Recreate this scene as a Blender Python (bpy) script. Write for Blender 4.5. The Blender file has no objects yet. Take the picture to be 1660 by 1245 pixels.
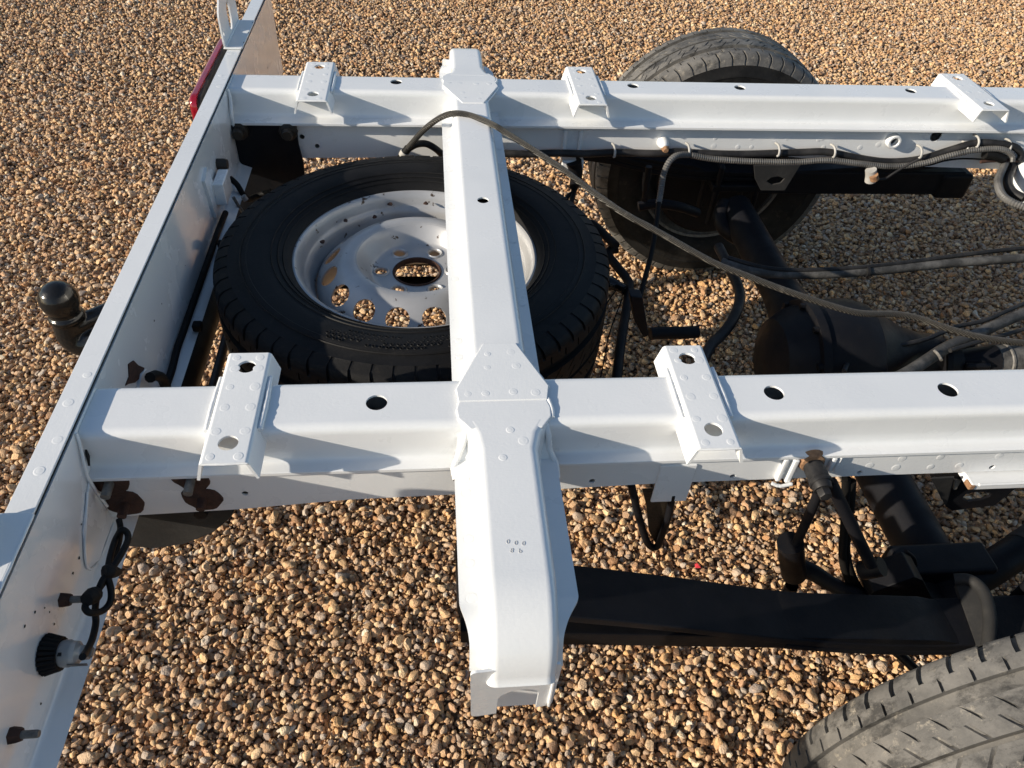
import bpy, bmesh, math, random
import numpy as np
from mathutils import Vector, Matrix

# ------------------------------------------------------------------ camera, sky, sun, exposure
scn = bpy.context.scene
COL = scn.collection
cam_data = bpy.data.cameras.new("camera")
cam = bpy.data.objects.new("camera", cam_data)
COL.objects.link(cam)
cam_data.sensor_width = 36.0
cam_data.lens = 36.0 * 1240.06 / 1660.0
cam_data.clip_start = 0.02
cam_data.clip_end = 400.0
cam.matrix_world = Matrix(((0.99523, 0.02125, -0.09516, 0.0),
                           (-0.08326, 0.69325, -0.71588, 0.0),
                           (0.05076, 0.72039, 0.69171, 1.39),
                           (0, 0, 0, 1)))
scn.camera = cam

SUN_AZ = math.radians(15.0)      # direction the light travels, from +X towards +Y
SUN_EL = math.radians(19.8)
world = bpy.data.worlds.new("World")
scn.world = world
world.use_nodes = True
wn = world.node_tree.nodes
wl = world.node_tree.links
bg = wn["Background"]
sky = wn.new("ShaderNodeTexSky")
sky.sky_type = 'NISHITA'
sky.sun_disc = False
sky.sun_elevation = SUN_EL
sky.sun_rotation = math.atan2(-math.cos(SUN_AZ), -math.sin(SUN_AZ))
sky.altitude = 50
sky.air_density = 1.0
sky.dust_density = 0.6
sky.ozone_density = 1.5
wl.new(sky.outputs[0], bg.inputs[0])
bg.inputs[1].default_value = 0.10

sun_data = bpy.data.lights.new("sun", 'SUN')
sun_data.energy = 5.0
sun_data.angle = math.radians(0.5)
sun_data.color = (1.0, 0.89, 0.74)
sun = bpy.data.objects.new("sun", sun_data)
COL.objects.link(sun)
ld = Vector((math.cos(SUN_EL) * math.cos(SUN_AZ), math.cos(SUN_EL) * math.sin(SUN_AZ), -math.sin(SUN_EL)))
sun.rotation_euler = ld.to_track_quat('-Z', 'Y').to_euler()
sun.location = (-6, -2, 4)

scn.view_settings.view_transform = 'Standard'
scn.view_settings.look = 'None'
scn.view_settings.exposure = 0.40
scn.view_settings.gamma = 1.0
scn.view_settings.use_curve_mapping = False
scn.render.engine = 'CYCLES'
scn.cycles.use_denoising = True
scn.cycles.max_bounces = 8
scn.cycles.diffuse_bounces = 4
scn.cycles.glossy_bounces = 4
scn.cycles.sample_clamp_indirect = 6.0

rnd = random.Random(7)
PI = math.pi

# ------------------------------------------------------------------ materials
def new_mat(name):
    m = bpy.data.materials.new(name)
    m.use_nodes = True
    nt = m.node_tree
    return m, nt, nt.nodes["Principled BSDF"]

def N(nt, kind, **kw):
    n = nt.nodes.new(kind)
    for k, v in kw.items():
        if k in n.inputs:
            n.inputs[k].default_value = v
        else:
            setattr(n, k, v)
    return n

def ramp(nt, stops, interp='LINEAR'):
    r = nt.nodes.new("ShaderNodeValToRGB")
    r.color_ramp.interpolation = interp
    e = r.color_ramp.elements
    while len(e) < len(stops):
        e.new(0.5)
    for i, (p, c) in enumerate(stops):
        e[i].position = p
        e[i].color = (c[0], c[1], c[2], 1) if hasattr(c, '__len__') else (c, c, c, 1)
    return r

def mix(nt, a, b, fac):
    m = nt.nodes.new("ShaderNodeMix")
    m.data_type = 'RGBA'
    L = nt.links
    for sock, v in ((m.inputs[6], a), (m.inputs[7], b), (m.inputs[0], fac)):
        if isinstance(v, bpy.types.NodeSocket):
            L.new(v, sock)
        elif hasattr(v, '__len__'):
            sock.default_value = (v[0], v[1], v[2], 1)
        else:
            sock.default_value = v
    return m.outputs[2]

def noise(nt, scale, detail=4, rough=0.55, stretch=None):
    geo = nt.nodes.new("ShaderNodeNewGeometry")
    vec = geo.outputs["Position"]
    if stretch:
        mp = nt.nodes.new("ShaderNodeMapping")
        mp.inputs["Scale"].default_value = stretch
        nt.links.new(vec, mp.inputs["Vector"])
        vec = mp.outputs[0]
    n = nt.nodes.new("ShaderNodeTexNoise")
    n.inputs["Scale"].default_value = scale
    n.inputs["Detail"].default_value = detail
    n.inputs["Roughness"].default_value = rough
    nt.links.new(vec, n.inputs["Vector"])
    return n.outputs["Fac"]

def bump(nt, bsdf, height, strength, dist):
    b = nt.nodes.new("ShaderNodeBump")
    b.inputs["Strength"].default_value = strength
    b.inputs["Distance"].default_value = dist
    nt.links.new(height, b.inputs["Height"])
    nt.links.new(b.outputs[0], bsdf.inputs["Normal"])

def white_paint(name, brush, rough, coat):
    m, nt, b = new_mat(name)
    L = nt.links
    tone = ramp(nt, [(0.3, (0.735, 0.752, 0.755)), (0.7, (0.785, 0.798, 0.798))])
    L.new(noise(nt, 6, 3), tone.inputs[0])
    grime = ramp(nt, [(0.66, 0.0), (0.80, 0.36)])
    L.new(noise(nt, 30, 9, 0.78), grime.inputs[0])
    c = mix(nt, tone.outputs[0], (0.52, 0.49, 0.44), grime.outputs[0])
    L.new(c, b.inputs["Base Color"])
    rr = ramp(nt, [(0.35, rough - 0.06), (0.7, rough + 0.12)])
    L.new(noise(nt, 14, 4), rr.inputs[0])
    L.new(rr.outputs[0], b.inputs["Roughness"])
    b.inputs["Coat Weight"].default_value = coat
    b.inputs["Coat Roughness"].default_value = 0.10
    add = nt.nodes.new("ShaderNodeMath"); add.operation = 'MULTIPLY_ADD'
    L.new(noise(nt, 60, 3, 0.6, brush), add.inputs[0]); add.inputs[1].default_value = 0.55
    L.new(noise(nt, 240, 2), add.inputs[2])
    add2 = nt.nodes.new("ShaderNodeMath"); add2.operation = 'MULTIPLY_ADD'
    L.new(noise(nt, 22, 2), add2.inputs[0]); add2.inputs[1].default_value = 2.2
    L.new(add.outputs[0], add2.inputs[2])
    bump(nt, b, add2.outputs[0], 0.11, 0.0011)
    return m

M_WHITE = white_paint("white_chassis_paint", (1.0, 12.0, 6.0), 0.30, 0.5)
M_BRUSH = white_paint("white_brushed_paint", (12.0, 1.0, 6.0), 0.42, 0.15)
M_BEAM = white_paint("white_beam_paint", (10.0, 1.0, 1.0), 0.22, 0.9)

def black_paint(name, col, rough, dust, dcol=(0.16, 0.12, 0.08)):
    m, nt, b = new_mat(name)
    L = nt.links
    f = ramp(nt, [(0.45, 0.0), (0.85, dust)])
    L.new(noise(nt, 16, 7, 0.7), f.inputs[0])
    L.new(mix(nt, col, dcol, f.outputs[0]), b.inputs["Base Color"])
    r = ramp(nt, [(0.3, rough - 0.08), (0.8, rough + 0.2)])
    L.new(noise(nt, 25, 4), r.inputs[0])
    L.new(r.outputs[0], b.inputs["Roughness"])
    b.inputs["Specular IOR Level"].default_value = 0.2 if rough > 0.4 else 0.45
    bump(nt, b, noise(nt, 220, 4), 0.25, 0.0012)
    return m

M_BLACK = black_paint("black_underbody_paint", (0.005, 0.0055, 0.0075), 0.5, 0.06)
M_SATIN = black_paint("satin_black_steel", (0.006, 0.0065, 0.009), 0.55, 0.04)
M_GRIT = black_paint("gritty_black_coating", (0.024, 0.024, 0.024), 0.65, 0.35, (0.12, 0.11, 0.098))
M_PLASTIC = black_paint("black_plastic", (0.010, 0.010, 0.010), 0.16, 0.0)
M_CORD = black_paint("black_cord", (0.006, 0.006, 0.006), 0.6, 0.05)
M_HOSE = black_paint("black_hose_rubber", (0.016, 0.016, 0.017), 0.45, 0.35, (0.16, 0.15, 0.14))
M_GREYROD = black_paint("grey_worn_sleeve", (0.050, 0.049, 0.047), 0.5, 0.8, (0.30, 0.29, 0.27))

def braided():
    m, nt, b = new_mat("grey_braided_sheath")
    L = nt.links
    w = nt.nodes.new("ShaderNodeTexWave")
    w.wave_type = 'BANDS'; w.bands_direction = 'DIAGONAL'
    geo = nt.nodes.new("ShaderNodeNewGeometry")
    L.new(geo.outputs["Position"], w.inputs["Vector"])
    w.inputs["Scale"].default_value = 150
    w.inputs["Distortion"].default_value = 2.0
    r = ramp(nt, [(0.2, (0.022, 0.020, 0.017)), (0.8, (0.105, 0.098, 0.083))])
    L.new(w.outputs["Fac"], r.inputs[0])
    f = ramp(nt, [(0.62, 0.0), (0.8, 0.6)])
    L.new(noise(nt, 40, 5), f.inputs[0])
    L.new(mix(nt, r.outputs[0], (0.30, 0.28, 0.24), f.outputs[0]), b.inputs["Base Color"])
    b.inputs["Roughness"].default_value = 0.55
    bump(nt, b, w.outputs["Fac"], 0.9, 0.003)
    return m
M_BRAID = braided()

def conduit_mat():
    m, nt, b = new_mat("grey_corrugated_conduit")
    L = nt.links
    r = ramp(nt, [(0.3, (0.045, 0.044, 0.042)), (0.75, (0.16, 0.155, 0.145))])
    L.new(noise(nt, 18, 4), r.inputs[0])
    L.new(r.outputs[0], b.inputs["Base Color"])
    b.inputs["Roughness"].default_value = 0.42
    return m
M_CONDUIT = conduit_mat()

def rubber(name, base, dust, amount, lo, hi):
    m, nt, b = new_mat(name)
    L = nt.links
    f1 = ramp(nt, [(lo, 0.0), (hi, amount)])
    L.new(noise(nt, 9, 8, 0.72), f1.inputs[0])
    f2 = ramp(nt, [(0.56, 0.0), (0.70, amount)])
    L.new(noise(nt, 40, 9, 0.8), f2.inputs[0])
    f3 = ramp(nt, [(0.50, 0.0), (0.62, 0.85)])
    L.new(noise(nt, 17, 8, 0.75, (1.0, 1.6, 1.0)), f3.inputs[0])
    c = mix(nt, base, dust, f1.outputs[0])
    c = mix(nt, c, (base[0] * 0.45, base[1] * 0.45, base[2] * 0.45), f3.outputs[0])
    c = mix(nt, c, (dust[0] * 1.9, dust[1] * 1.8, dust[2] * 1.6), f2.outputs[0])
    L.new(c, b.inputs["Base Color"])
    b.inputs["Roughness"].default_value = 0.62
    b.inputs["Specular IOR Level"].default_value = 0.35 if base[0] > 0.03 else 0.22
    bump(nt, b, noise(nt, 320, 4), 0.3, 0.001)
    return m
M_TYRE_ROAD = rubber("dusty_tyre_rubber", (0.052, 0.051, 0.049), (0.190, 0.180, 0.163), 0.85, 0.30, 0.64)
M_TYRE_SIDE = rubber("dark_sidewall_rubber", (0.012, 0.012, 0.012), (0.055, 0.050, 0.043), 0.5, 0.42, 0.8)
M_TYRE_SPARE = rubber("clean_tyre_rubber", (0.0065, 0.0065, 0.007), (0.018, 0.017, 0.015), 0.4, 0.5, 0.9)

def silver():
    m, nt, b = new_mat("silver_wheel_paint")
    L = nt.links
    r = ramp(nt, [(0.3, (0.37, 0.375, 0.38)), (0.75, (0.51, 0.512, 0.512))])
    L.new(noise(nt, 12, 5), r.inputs[0])
    f = ramp(nt, [(0.64, 0.0), (0.68, 1.0)])
    L.new(noise(nt, 52, 6, 0.62), f.inputs[0])
    L.new(mix(nt, r.outputs[0], (0.06, 0.035, 0.02), f.outputs[0]), b.inputs["Base Color"])
    b.inputs["Metallic"].default_value = 0.35
    b.inputs["Roughness"].default_value = 0.36
    bump(nt, b, noise(nt, 300, 3), 0.1, 0.0008)
    return m
M_SILVER = silver()

def rust(name, a, c2, rough=0.85):
    m, nt, b = new_mat(name)
    L = nt.links
    r = ramp(nt, [(0.3, a), (0.7, c2)])
    L.new(noise(nt, 90, 7, 0.7), r.inputs[0])
    L.new(r.outputs[0], b.inputs["Base Color"])
    b.inputs["Roughness"].default_value = rough
    bump(nt, b, noise(nt, 260, 5), 0.6, 0.002)
    return m
M_RUST = rust("dark_rust", (0.022, 0.010, 0.007), (0.070, 0.030, 0.018))
M_RUST2 = rust("orange_rust", (0.16, 0.075, 0.035), (0.36, 0.21, 0.11))
M_STEEL = rust("dirty_steel", (0.07, 0.065, 0.06), (0.20, 0.19, 0.17), 0.5)
M_BROWN = rust("brown_oiled_steel", (0.009, 0.007, 0.005), (0.028, 0.019, 0.011), 0.5)

def simple(name, col, rough=0.4, coat=0.0, trans=0.0):
    m, nt, b = new_mat(name)
    L = nt.links
    r = ramp(nt, [(0.3, tuple(x * 0.85 for x in col)), (0.7, tuple(min(1, x * 1.1) for x in col))])
    L.new(noise(nt, 30, 4), r.inputs[0])
    L.new(r.outputs[0], b.inputs["Base Color"])
    b.inputs["Roughness"].default_value = rough
    b.inputs["Coat Weight"].default_value = coat
    b.inputs["Transmission Weight"].default_value = trans
    return m
M_RED = simple("red_lens_plastic", (0.22, 0.004, 0.014), 0.15, 0.8)
M_GASKET = simple("grey_lamp_housing", (0.035, 0.034, 0.033), 0.45)
M_CLEAR = simple("clear_bulb_plastic", (0.62, 0.62, 0.60), 0.15, 0.0, 0.55)
M_CLIP = simple("white_plastic_clip", (0.40, 0.39, 0.365), 0.5)
M_DARK = simple("dark_chips_and_gap_shade", (0.012, 0.012, 0.012), 0.9)  # near-black of chips and seams, also the painted shade inside gaps
M_REDBIT = simple("red_plastic_chip", (0.55, 0.04, 0.05), 0.35)
M_STAMP_SHADE = simple("stamp_shade_grey", (0.50, 0.50, 0.50), 0.7)  # grey stands in for the shade in the pressed figures

# ------------------------------------------------------------------ mesh helpers
def mesh_from(verts, faces, smooth=40):
    me = bpy.data.meshes.new("m")
    me.from_pydata([tuple(v) for v in verts], [], faces)
    bm = bmesh.new(); bm.from_mesh(me)
    bmesh.ops.recalc_face_normals(bm, faces=bm.faces)
    bm.to_mesh(me); bm.free()
    finish(me, smooth)
    return me

def finish(me, smooth):
    if smooth:
        me.polygons.foreach_set("use_smooth", [True] * len(me.polygons))
        me.set_sharp_from_angle(angle=math.radians(smooth))
    me.update()

def join_meshes(parts):
    V, F = [], []
    for v, f in parts:
        o = len(V)
        V += list(v); F += [tuple(i + o for i in q) for q in f]
    return V, F

def world_of(o):
    w = Vector((0, 0, 0))
    while o is not None:
        w += o.location
        o = o.parent
    return w

def link(name, me, mat, parent=None, loc=None):
    """Link a mesh given in world coordinates; its origin moves to the middle of its box."""
    if loc is None:
        co = np.empty(len(me.vertices) * 3); me.vertices.foreach_get("co", co)
        co = co.reshape(-1, 3)
        c = (co.min(0) + co.max(0)) / 2
        co -= c
        me.vertices.foreach_set("co", co.ravel()); me.update()
        loc = Vector(c)
    me.name = name
    if mat and not me.materials:
        me.materials.append(mat)
    o = bpy.data.objects.new(name, me)
    COL.objects.link(o)
    if parent:
        o.parent = parent
        o.location = Vector(loc) - world_of(parent)
    else:
        o.location = loc
    return o

def thing(name, label, cat, loc, group=None):
    o = bpy.data.objects.new(name, None)
    o.empty_display_size = 0.2
    COL.objects.link(o)
    o.location = loc
    o["label"] = label; o["category"] = cat
    if group:
        o["group"] = group
    return o

def tag(o, label, cat, group=None):
    o["label"] = label; o["category"] = cat
    if group:
        o["group"] = group
    return o

def apply_mods(o):
    dg = bpy.context.evaluated_depsgraph_get()
    me = bpy.data.meshes.new_from_object(o.evaluated_get(dg))
    me.name = o.name
    o.modifiers.clear()
    o.data = me
    return o

def vf_box(x0, x1, y0, y1, z0, z1):
    v = [(x, y, z) for z in (z0, z1) for y in (y0, y1) for x in (x0, x1)]
    f = [(0, 2, 3, 1), (4, 5, 7, 6), (0, 1, 5, 4), (2, 6, 7, 3), (0, 4, 6, 2), (1, 3, 7, 5)]
    return v, f

def box(x0, x1, y0, y1, z0, z1, bev=0.002, seg=2):
    me = mesh_from(*vf_box(x0, x1, y0, y1, z0, z1), smooth=0)
    if bev:
        bm = bmesh.new(); bm.from_mesh(me)
        bmesh.ops.bevel(bm, geom=list(bm.edges), offset=bev, segments=seg, profile=0.5, affect='EDGES')
        bm.to_mesh(me); bm.free()
    finish(me, 50)
    return me

def vf_prism(poly, axis, a, b):
    """Polygon in the two other axes, extruded along axis from a to b."""
    n = len(poly)
    def p(q, t):
        if axis == 'X': return (t, q[0], q[1])
        if axis == 'Y': return (q[0], t, q[1])
        return (q[0], q[1], t)
    v = [p(q, a) for q in poly] + [p(q, b) for q in poly]
    f = [tuple(range(n - 1, -1, -1)), tuple(range(n, 2 * n))]
    f += [(i, (i + 1) % n, n + (i + 1) % n, n + i) for i in range(n)]
    return v, f

def prism(poly, axis, a, b, bev=0.0015, smooth=35):
    me = mesh_from(*vf_prism(poly, axis, a, b), smooth=0)
    if bev:
        bm = bmesh.new(); bm.from_mesh(me)
        es = [e for e in bm.edges if len(e.link_faces) == 2 and e.calc_face_angle(0) > 0.6]
        bmesh.ops.bevel(bm, geom=es, offset=bev, segments=2, profile=0.5, affect='EDGES')
        bm.to_mesh(me); bm.free()
    finish(me, smooth)
    return me

def fillet(pts, rad, seg=4, closed=False):
    """Round the corners of a 2-D polyline; rad is one radius or a list."""
    out = []
    n = len(pts)
    for i, p in enumerate(pts):
        r = rad[i] if hasattr(rad, '__len__') else rad
        if (not closed and i in (0, n - 1)) or r <= 0:
            out.append(tuple(p)); continue
        p = Vector(p); a = Vector(pts[i - 1]) - p; b = Vector(pts[(i + 1) % n]) - p
        la, lb = a.length, b.length
        a.normalize(); b.normalize()
        ang = a.angle(b)
        d = min(r / math.tan(ang / 2), la * 0.45, lb * 0.45)
        p0 = p + a * d; p1 = p + b * d
        for k in range(seg + 1):
            t = k / seg
            q = p0.lerp(p, t).lerp(p.lerp(p1, t), t)
            out.append((q.x, q.y))
    return out

def loft(sections, closed=False, caps=False):
    n = len(sections[0])
    V = [p for s in sections for p in s]
    F = []
    m = n if closed else n - 1
    for i in range(len(sections) - 1):
        for j in range(m):
            k = (j + 1) % n
            F.append((i * n + j, i * n + k, (i + 1) * n + k, (i + 1) * n + j))
    if caps:
        F.append(tuple(range(n - 1, -1, -1)))
        o = (len(sections) - 1) * n
        F.append(tuple(o + i for i in range(n)))
    return V, F

def smooth_path(P, sub=8, closed=False):
    P = [Vector(p) for p in P]
    n = len(P)
    if n < 3:
        return P
    out = []
    rng = range(n) if closed else range(n - 1)
    for i in rng:
        if closed:
            p0, p1, p2, p3 = P[i - 1], P[i], P[(i + 1) % n], P[(i + 2) % n]
        else:
            p0 = P[max(i - 1, 0)]; p1 = P[i]; p2 = P[i + 1]; p3 = P[min(i + 2, n - 1)]
        for k in range(sub):
            t = k / sub
            out.append(0.5 * ((2 * p1) + (p2 - p0) * t + (2 * p0 - 5 * p1 + 4 * p2 - p3) * t * t
                              + (3 * p1 - p0 - 3 * p2 + p3) * t * t * t))
    if not closed:
        out.append(P[-1])
    return out

def vf_tube(path, rad, seg=10, sub=8, raw=False, wob=None, corr=0.0):
    pts = [Vector(p) for p in path] if raw else smooth_path(path, sub)
    if corr:
        # resample evenly so that each ridge is two rings
        L = [0.0]
        for a, b in zip(pts, pts[1:]):
            L.append(L[-1] + (b - a).length)
        m = max(4, int(L[-1] / corr))
        q = []; j = 0
        for i in range(m + 1):
            s = L[-1] * i / m
            while j < len(L) - 2 and L[j + 1] < s:
                j += 1
            t = (s - L[j]) / max(1e-9, L[j + 1] - L[j])
            q.append(pts[j].lerp(pts[j + 1], t))
        pts = q
    n = len(pts)
    V, F = [], []
    t0 = (pts[1] - pts[0]).normalized()
    up = Vector((0, 0, 1)) if abs(t0.z) < 0.9 else Vector((1, 0, 0))
    nrm = (up - t0 * up.dot(t0)).normalized()
    for i, p in enumerate(pts):
        t = (pts[min(i + 1, n - 1)] - pts[max(i - 1, 0)]).normalized()
        nrm = (nrm - t * nrm.dot(t)).normalized()
        bi = t.cross(nrm)
        r = rad[min(len(rad) - 1, int(i * len(rad) / n))] if hasattr(rad, '__len__') else rad
        if hasattr(rad, '__len__') and len(rad) > 1:
            u = i / max(1, n - 1) * (len(rad) - 1)
            a = int(min(u, len(rad) - 2)); r = rad[a] + (rad[a + 1] - rad[a]) * (u - a)
        if corr:
            r *= 1.0 + (0.10 if i % 2 else -0.10)
        for k in range(seg):
            a = 2 * PI * k / seg
            rr = r * (1 + (wob * (rnd.random() - 0.5) if wob else 0))
            V.append(p + nrm * (math.cos(a) * rr) + bi * (math.sin(a) * rr))
    for i in range(n - 1):
        for k in range(seg):
            l = (k + 1) % seg
            F.append((i * seg + k, i * seg + l, (i + 1) * seg + l, (i + 1) * seg + k))
    F.append(tuple(range(seg - 1, -1, -1)))
    F.append(tuple((n - 1) * seg + k for k in range(seg)))
    return V, F

def tube(path, rad, seg=10, **kw):
    return mesh_from(*vf_tube(path, rad, seg, **kw), smooth=(25 if kw.get('corr') else 60))

def vf_lathe(prof, axis, c, seg=32, a0=0.0, a1=2 * PI):
    """prof: (radius, along) pairs turned about an axis through c."""
    V, F = [], []
    full = abs(a1 - a0 - 2 * PI) < 1e-6
    m = seg if full else seg + 1
    for r, h in prof:
        for k in range(m):
            a = a0 + (a1 - a0) * k / seg
            x, y = math.cos(a) * r, math.sin(a) * r
            if axis == 'Z': V.append((c[0] + x, c[1] + y, c[2] + h))
            elif axis == 'Y': V.append((c[0] + x, c[1] + h, c[2] + y))
            else: V.append((c[0] + h, c[1] + x, c[2] + y))
    for i in range(len(prof) - 1):
        for k in range(seg):
            l = (k + 1) % m
            F.append((i * m + k, i * m + l, (i + 1) * m + l, (i + 1) * m + k))
    return V, F

def lathe(prof, axis, c, seg=32, smooth=35):
    me = mesh_from(*vf_lathe(prof, axis, c, seg), smooth=0)
    bm = bmesh.new(); bm.from_mesh(me)
    bmesh.ops.remove_doubles(bm, verts=bm.verts, dist=1e-5)
    bmesh.ops.recalc_face_normals(bm, faces=bm.faces)
    bm.to_mesh(me); bm.free()
    finish(me, smooth)
    return me

def cyl_along(axis, c, r, a, b, seg=24):
    return lathe([(0, a), (r, a), (r, b), (0, b)], axis, c, seg)

def vf_cyl(p, d, r, h, seg=24):
    """Closed cylinder centred on p along direction d (for cutters and studs)."""
    d = Vector(d).normalized()
    u = d.orthogonal().normalized(); w = d.cross(u)
    p = Vector(p)
    V = []
    for s in (-h / 2, h / 2):
        for k in range(seg):
            a = 2 * PI * k / seg
            V.append(p + d * s + u * (math.cos(a) * r) + w * (math.sin(a) * r))
    F = [tuple(range(seg - 1, -1, -1)), tuple(range(seg, 2 * seg))]
    F += [(k, (k + 1) % seg, seg + (k + 1) % seg, seg + k) for k in range(seg)]
    return V, F

def cut(o, cutters):
    """Boolean-subtract a list of (verts, faces) from object o and bake all modifiers."""
    V, F = join_meshes(cutters)
    me = mesh_from(V, F, 0)
    c = bpy.data.objects.new("cutter", me); COL.objects.link(c)
    md = o.modifiers.new("holes", 'BOOLEAN')
    md.operation = 'DIFFERENCE'; md.solver = 'EXACT'; md.object = c
    bpy.context.view_layer.update()
    mats = [m for m in o.data.materials]
    apply_mods(o)
    bpy.data.objects.remove(c, do_unlink=True)
    bpy.data.meshes.remove(me)
    o.data.set_sharp_from_angle(angle=math.radians(38))
    return o

def solidify(o, t, off=-1.0):
    md = o.modifiers.new("thick", 'SOLIDIFY')
    md.thickness = t; md.offset = off; md.use_even_offset = True
    return md

def basis_for(n):
    n = Vector(n).normalized()
    return n.to_track_quat('Z', 'Y')

_shared = {}
def shared(key, maker):
    if key not in _shared:
        _shared[key] = maker()
    return _shared[key]

def weld_mesh(normal):
    """A shallow painted spot-weld: a ring round a dished centre."""
    prof = [(0.0, 0.00035), (0.0034, 0.00030), (0.0038, 0.00024), (0.0045, 0.00036), (0.0054, 0.00024), (0.0066, -0.0002)]
    V, F = vf_lathe(prof, 'Z', (0, 0, 0), 14)
    q = basis_for(normal)
    V = [q @ Vector(v) for v in V]
    me = mesh_from(V, F, 60)
    me.name = "spot_weld"; me.materials.append(M_WHITE)
    return me

def spot_weld(parent, p, normal=(0, 0, 1)):
    me = shared(('weld', tuple(normal)), lambda: weld_mesh(normal))
    o = link("spot_weld", me, None, parent, loc=Vector(p))
    k = rnd.uniform(0.75, 1.05)
    o.scale = (k, k * rnd.uniform(0.9, 1.1), rnd.uniform(0.4, 0.95)) if abs(normal[2]) > 0.5 else (k, rnd.uniform(0.5, 1.0), k)
    return o

def bead(parent, path, r=0.0032, mat=None, wob=0.10, name="weld_bead"):
    pts = smooth_path(path, 10)
    pts = [p + Vector((rnd.uniform(-1, 1), rnd.uniform(-1, 1), rnd.uniform(-1, 1))) * r * 0.07 for p in pts]
    return link(name, tube(pts, r, 7, raw=True, wob=wob), mat or M_WHITE, parent)

# ------------------------------------------------------------------ ground and gravel
def ground_material():
    m, nt, b = new_mat("gravel_bed_soil")
    L = nt.links
    geo = nt.nodes.new("ShaderNodeNewGeometry")
    vo = nt.nodes.new("ShaderNodeTexVoronoi")
    vo.inputs["Scale"].default_value = 62
    L.new(geo.outputs["Position"], vo.inputs["Vector"])
    r = ramp(nt, [(0.0, (0.16, 0.095, 0.05)), (0.3, (0.30, 0.19, 0.11)), (0.6, (0.22, 0.16, 0.11)), (1.0, (0.36, 0.25, 0.15))])
    sep = nt.nodes.new("ShaderNodeSeparateColor")
    L.new(vo.outputs["Color"], sep.inputs[0])
    L.new(sep.outputs[0], r.inputs[0])
    L.new(mix(nt, r.outputs[0], (0.13, 0.080, 0.048), 0.6), b.inputs["Base Color"])
    b.inputs["Roughness"].default_value = 0.95
    bump(nt, b, vo.outputs["Distance"], 0.8, 0.012)
    b.inputs["Specular IOR Level"].default_value = 0.2
    return m

g = link("gravel_bed", mesh_from([(-90, -90, 0), (90, -90, 0), (90, 90, 0), (-90, 90, 0)], [(0, 1, 2, 3)], 0), ground_material(), loc=(0, 0, 0))
g["kind"] = "structure"

def pebble_material():
    m, nt, b = new_mat("flint_pebble")
    L = nt.links
    at = nt.nodes.new("ShaderNodeAttribute")
    at.attribute_type = 'INSTANCER'; at.attribute_name = "tint"
    r = ramp(nt, [(0.00, (0.109, 0.071, 0.049)), (0.05, (0.262, 0.151, 0.086)), (0.12, (0.479, 0.250, 0.112)),
                  (0.20, (0.413, 0.298, 0.204)), (0.29, (0.697, 0.418, 0.188)), (0.38, (0.523, 0.344, 0.209)), (0.47, (0.838, 0.542, 0.265)),
                  (0.54, (0.371, 0.313, 0.270)), (0.60, (0.762, 0.511, 0.275)), (0.68, (0.566, 0.324, 0.184)), (0.75, (0.871, 0.606, 0.326)),
                  (0.81, (0.479, 0.354, 0.255)), (0.87, (0.566, 0.481, 0.388)), (0.92, (0.740, 0.418, 0.173)), (0.97, (0.873, 0.690, 0.439)), (1.0, (0.827, 0.720, 0.571))])
    L.new(at.outputs["Fac"], r.inputs[0])
    tc = nt.nodes.new("ShaderNodeTexCoord")
    n1 = nt.nodes.new("ShaderNodeTexNoise"); n1.inputs["Scale"].default_value = 1.3; n1.inputs["Detail"].default_value = 6
    n1.inputs["Roughness"].default_value = 0.7
    add = nt.nodes.new("ShaderNodeVectorMath"); add.operation = 'ADD'
    sc = nt.nodes.new("ShaderNodeVectorMath"); sc.operation = 'SCALE'; sc.inputs[3].default_value = 37.0
    cmb = nt.nodes.new("ShaderNodeCombineXYZ")
    L.new(at.outputs["Fac"], cmb.inputs[0]); L.new(at.outputs["Fac"], cmb.inputs[1])
    L.new(cmb.outputs[0], sc.inputs[0])
    L.new(tc.outputs["Object"], add.inputs[0]); L.new(sc.outputs[0], add.inputs[1])
    L.new(add.outputs[0], n1.inputs["Vector"])
    f = ramp(nt, [(0.45, 0.0), (0.72, 0.6)])
    L.new(n1.outputs["Fac"], f.inputs[0])
    dark = mix(nt, r.outputs[0], (0.34, 0.18, 0.075), f.outputs[0])
    L.new(dark, b.inputs["Base Color"])
    b.inputs["Roughness"].default_value = 0.55
    b.inputs["Specular IOR Level"].default_value = 0.4
    n2 = nt.nodes.new("ShaderNodeTexNoise"); n2.inputs["Scale"].default_value = 5.0; n2.inputs["Detail"].default_value = 4
    L.new(tc.outputs["Object"], n2.inputs["Vector"])
    bump(nt, b, n2.outputs["Fac"], 0.35, 0.25)
    return m
M_PEBBLE = pebble_material()

def pebble_mesh(i):
    r = random.Random(100 + i)
    bm = bmesh.new()
    bmesh.ops.create_icosphere(bm, subdivisions=3 if i % 3 == 0 else 2, radius=1.0)
    ax = [r.uniform(0.85, 1.15), r.uniform(0.62, 0.9), r.uniform(0.42, 0.72)]
    from mathutils import noise as mn
    off = Vector((i * 7.3, i * 3.1, i * 1.7))
    # chip flat facets off a rounded stone
    planes = []
    for k in range(r.randint(6, 12)):
        d = Vector((r.gauss(0, 1), r.gauss(0, 1), r.gauss(0, 1))).normalized()
        planes.append((d, r.uniform(0.52, 0.92)))
    for v in bm.verts:
        p = v.co.copy()
        p *= 1.0 + 0.34 * mn.noise(p * 0.9 + off) + 0.12 * mn.noise(p * 2.3 + off)
        for d, h in planes:
            e = p.dot(d) - h
            if e > 0:
                p -= d * e * (0.97 if i % 3 else 0.78)
        v.co = Vector((p.x * ax[0], p.y * ax[1], p.z * ax[2]))
    me = bpy.data.meshes.new("pebble")
    bm.to_mesh(me); bm.free()
    finish(me, 24 if i % 3 else 50)
    me.materials.append(M_PEBBLE)
    return me

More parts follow.
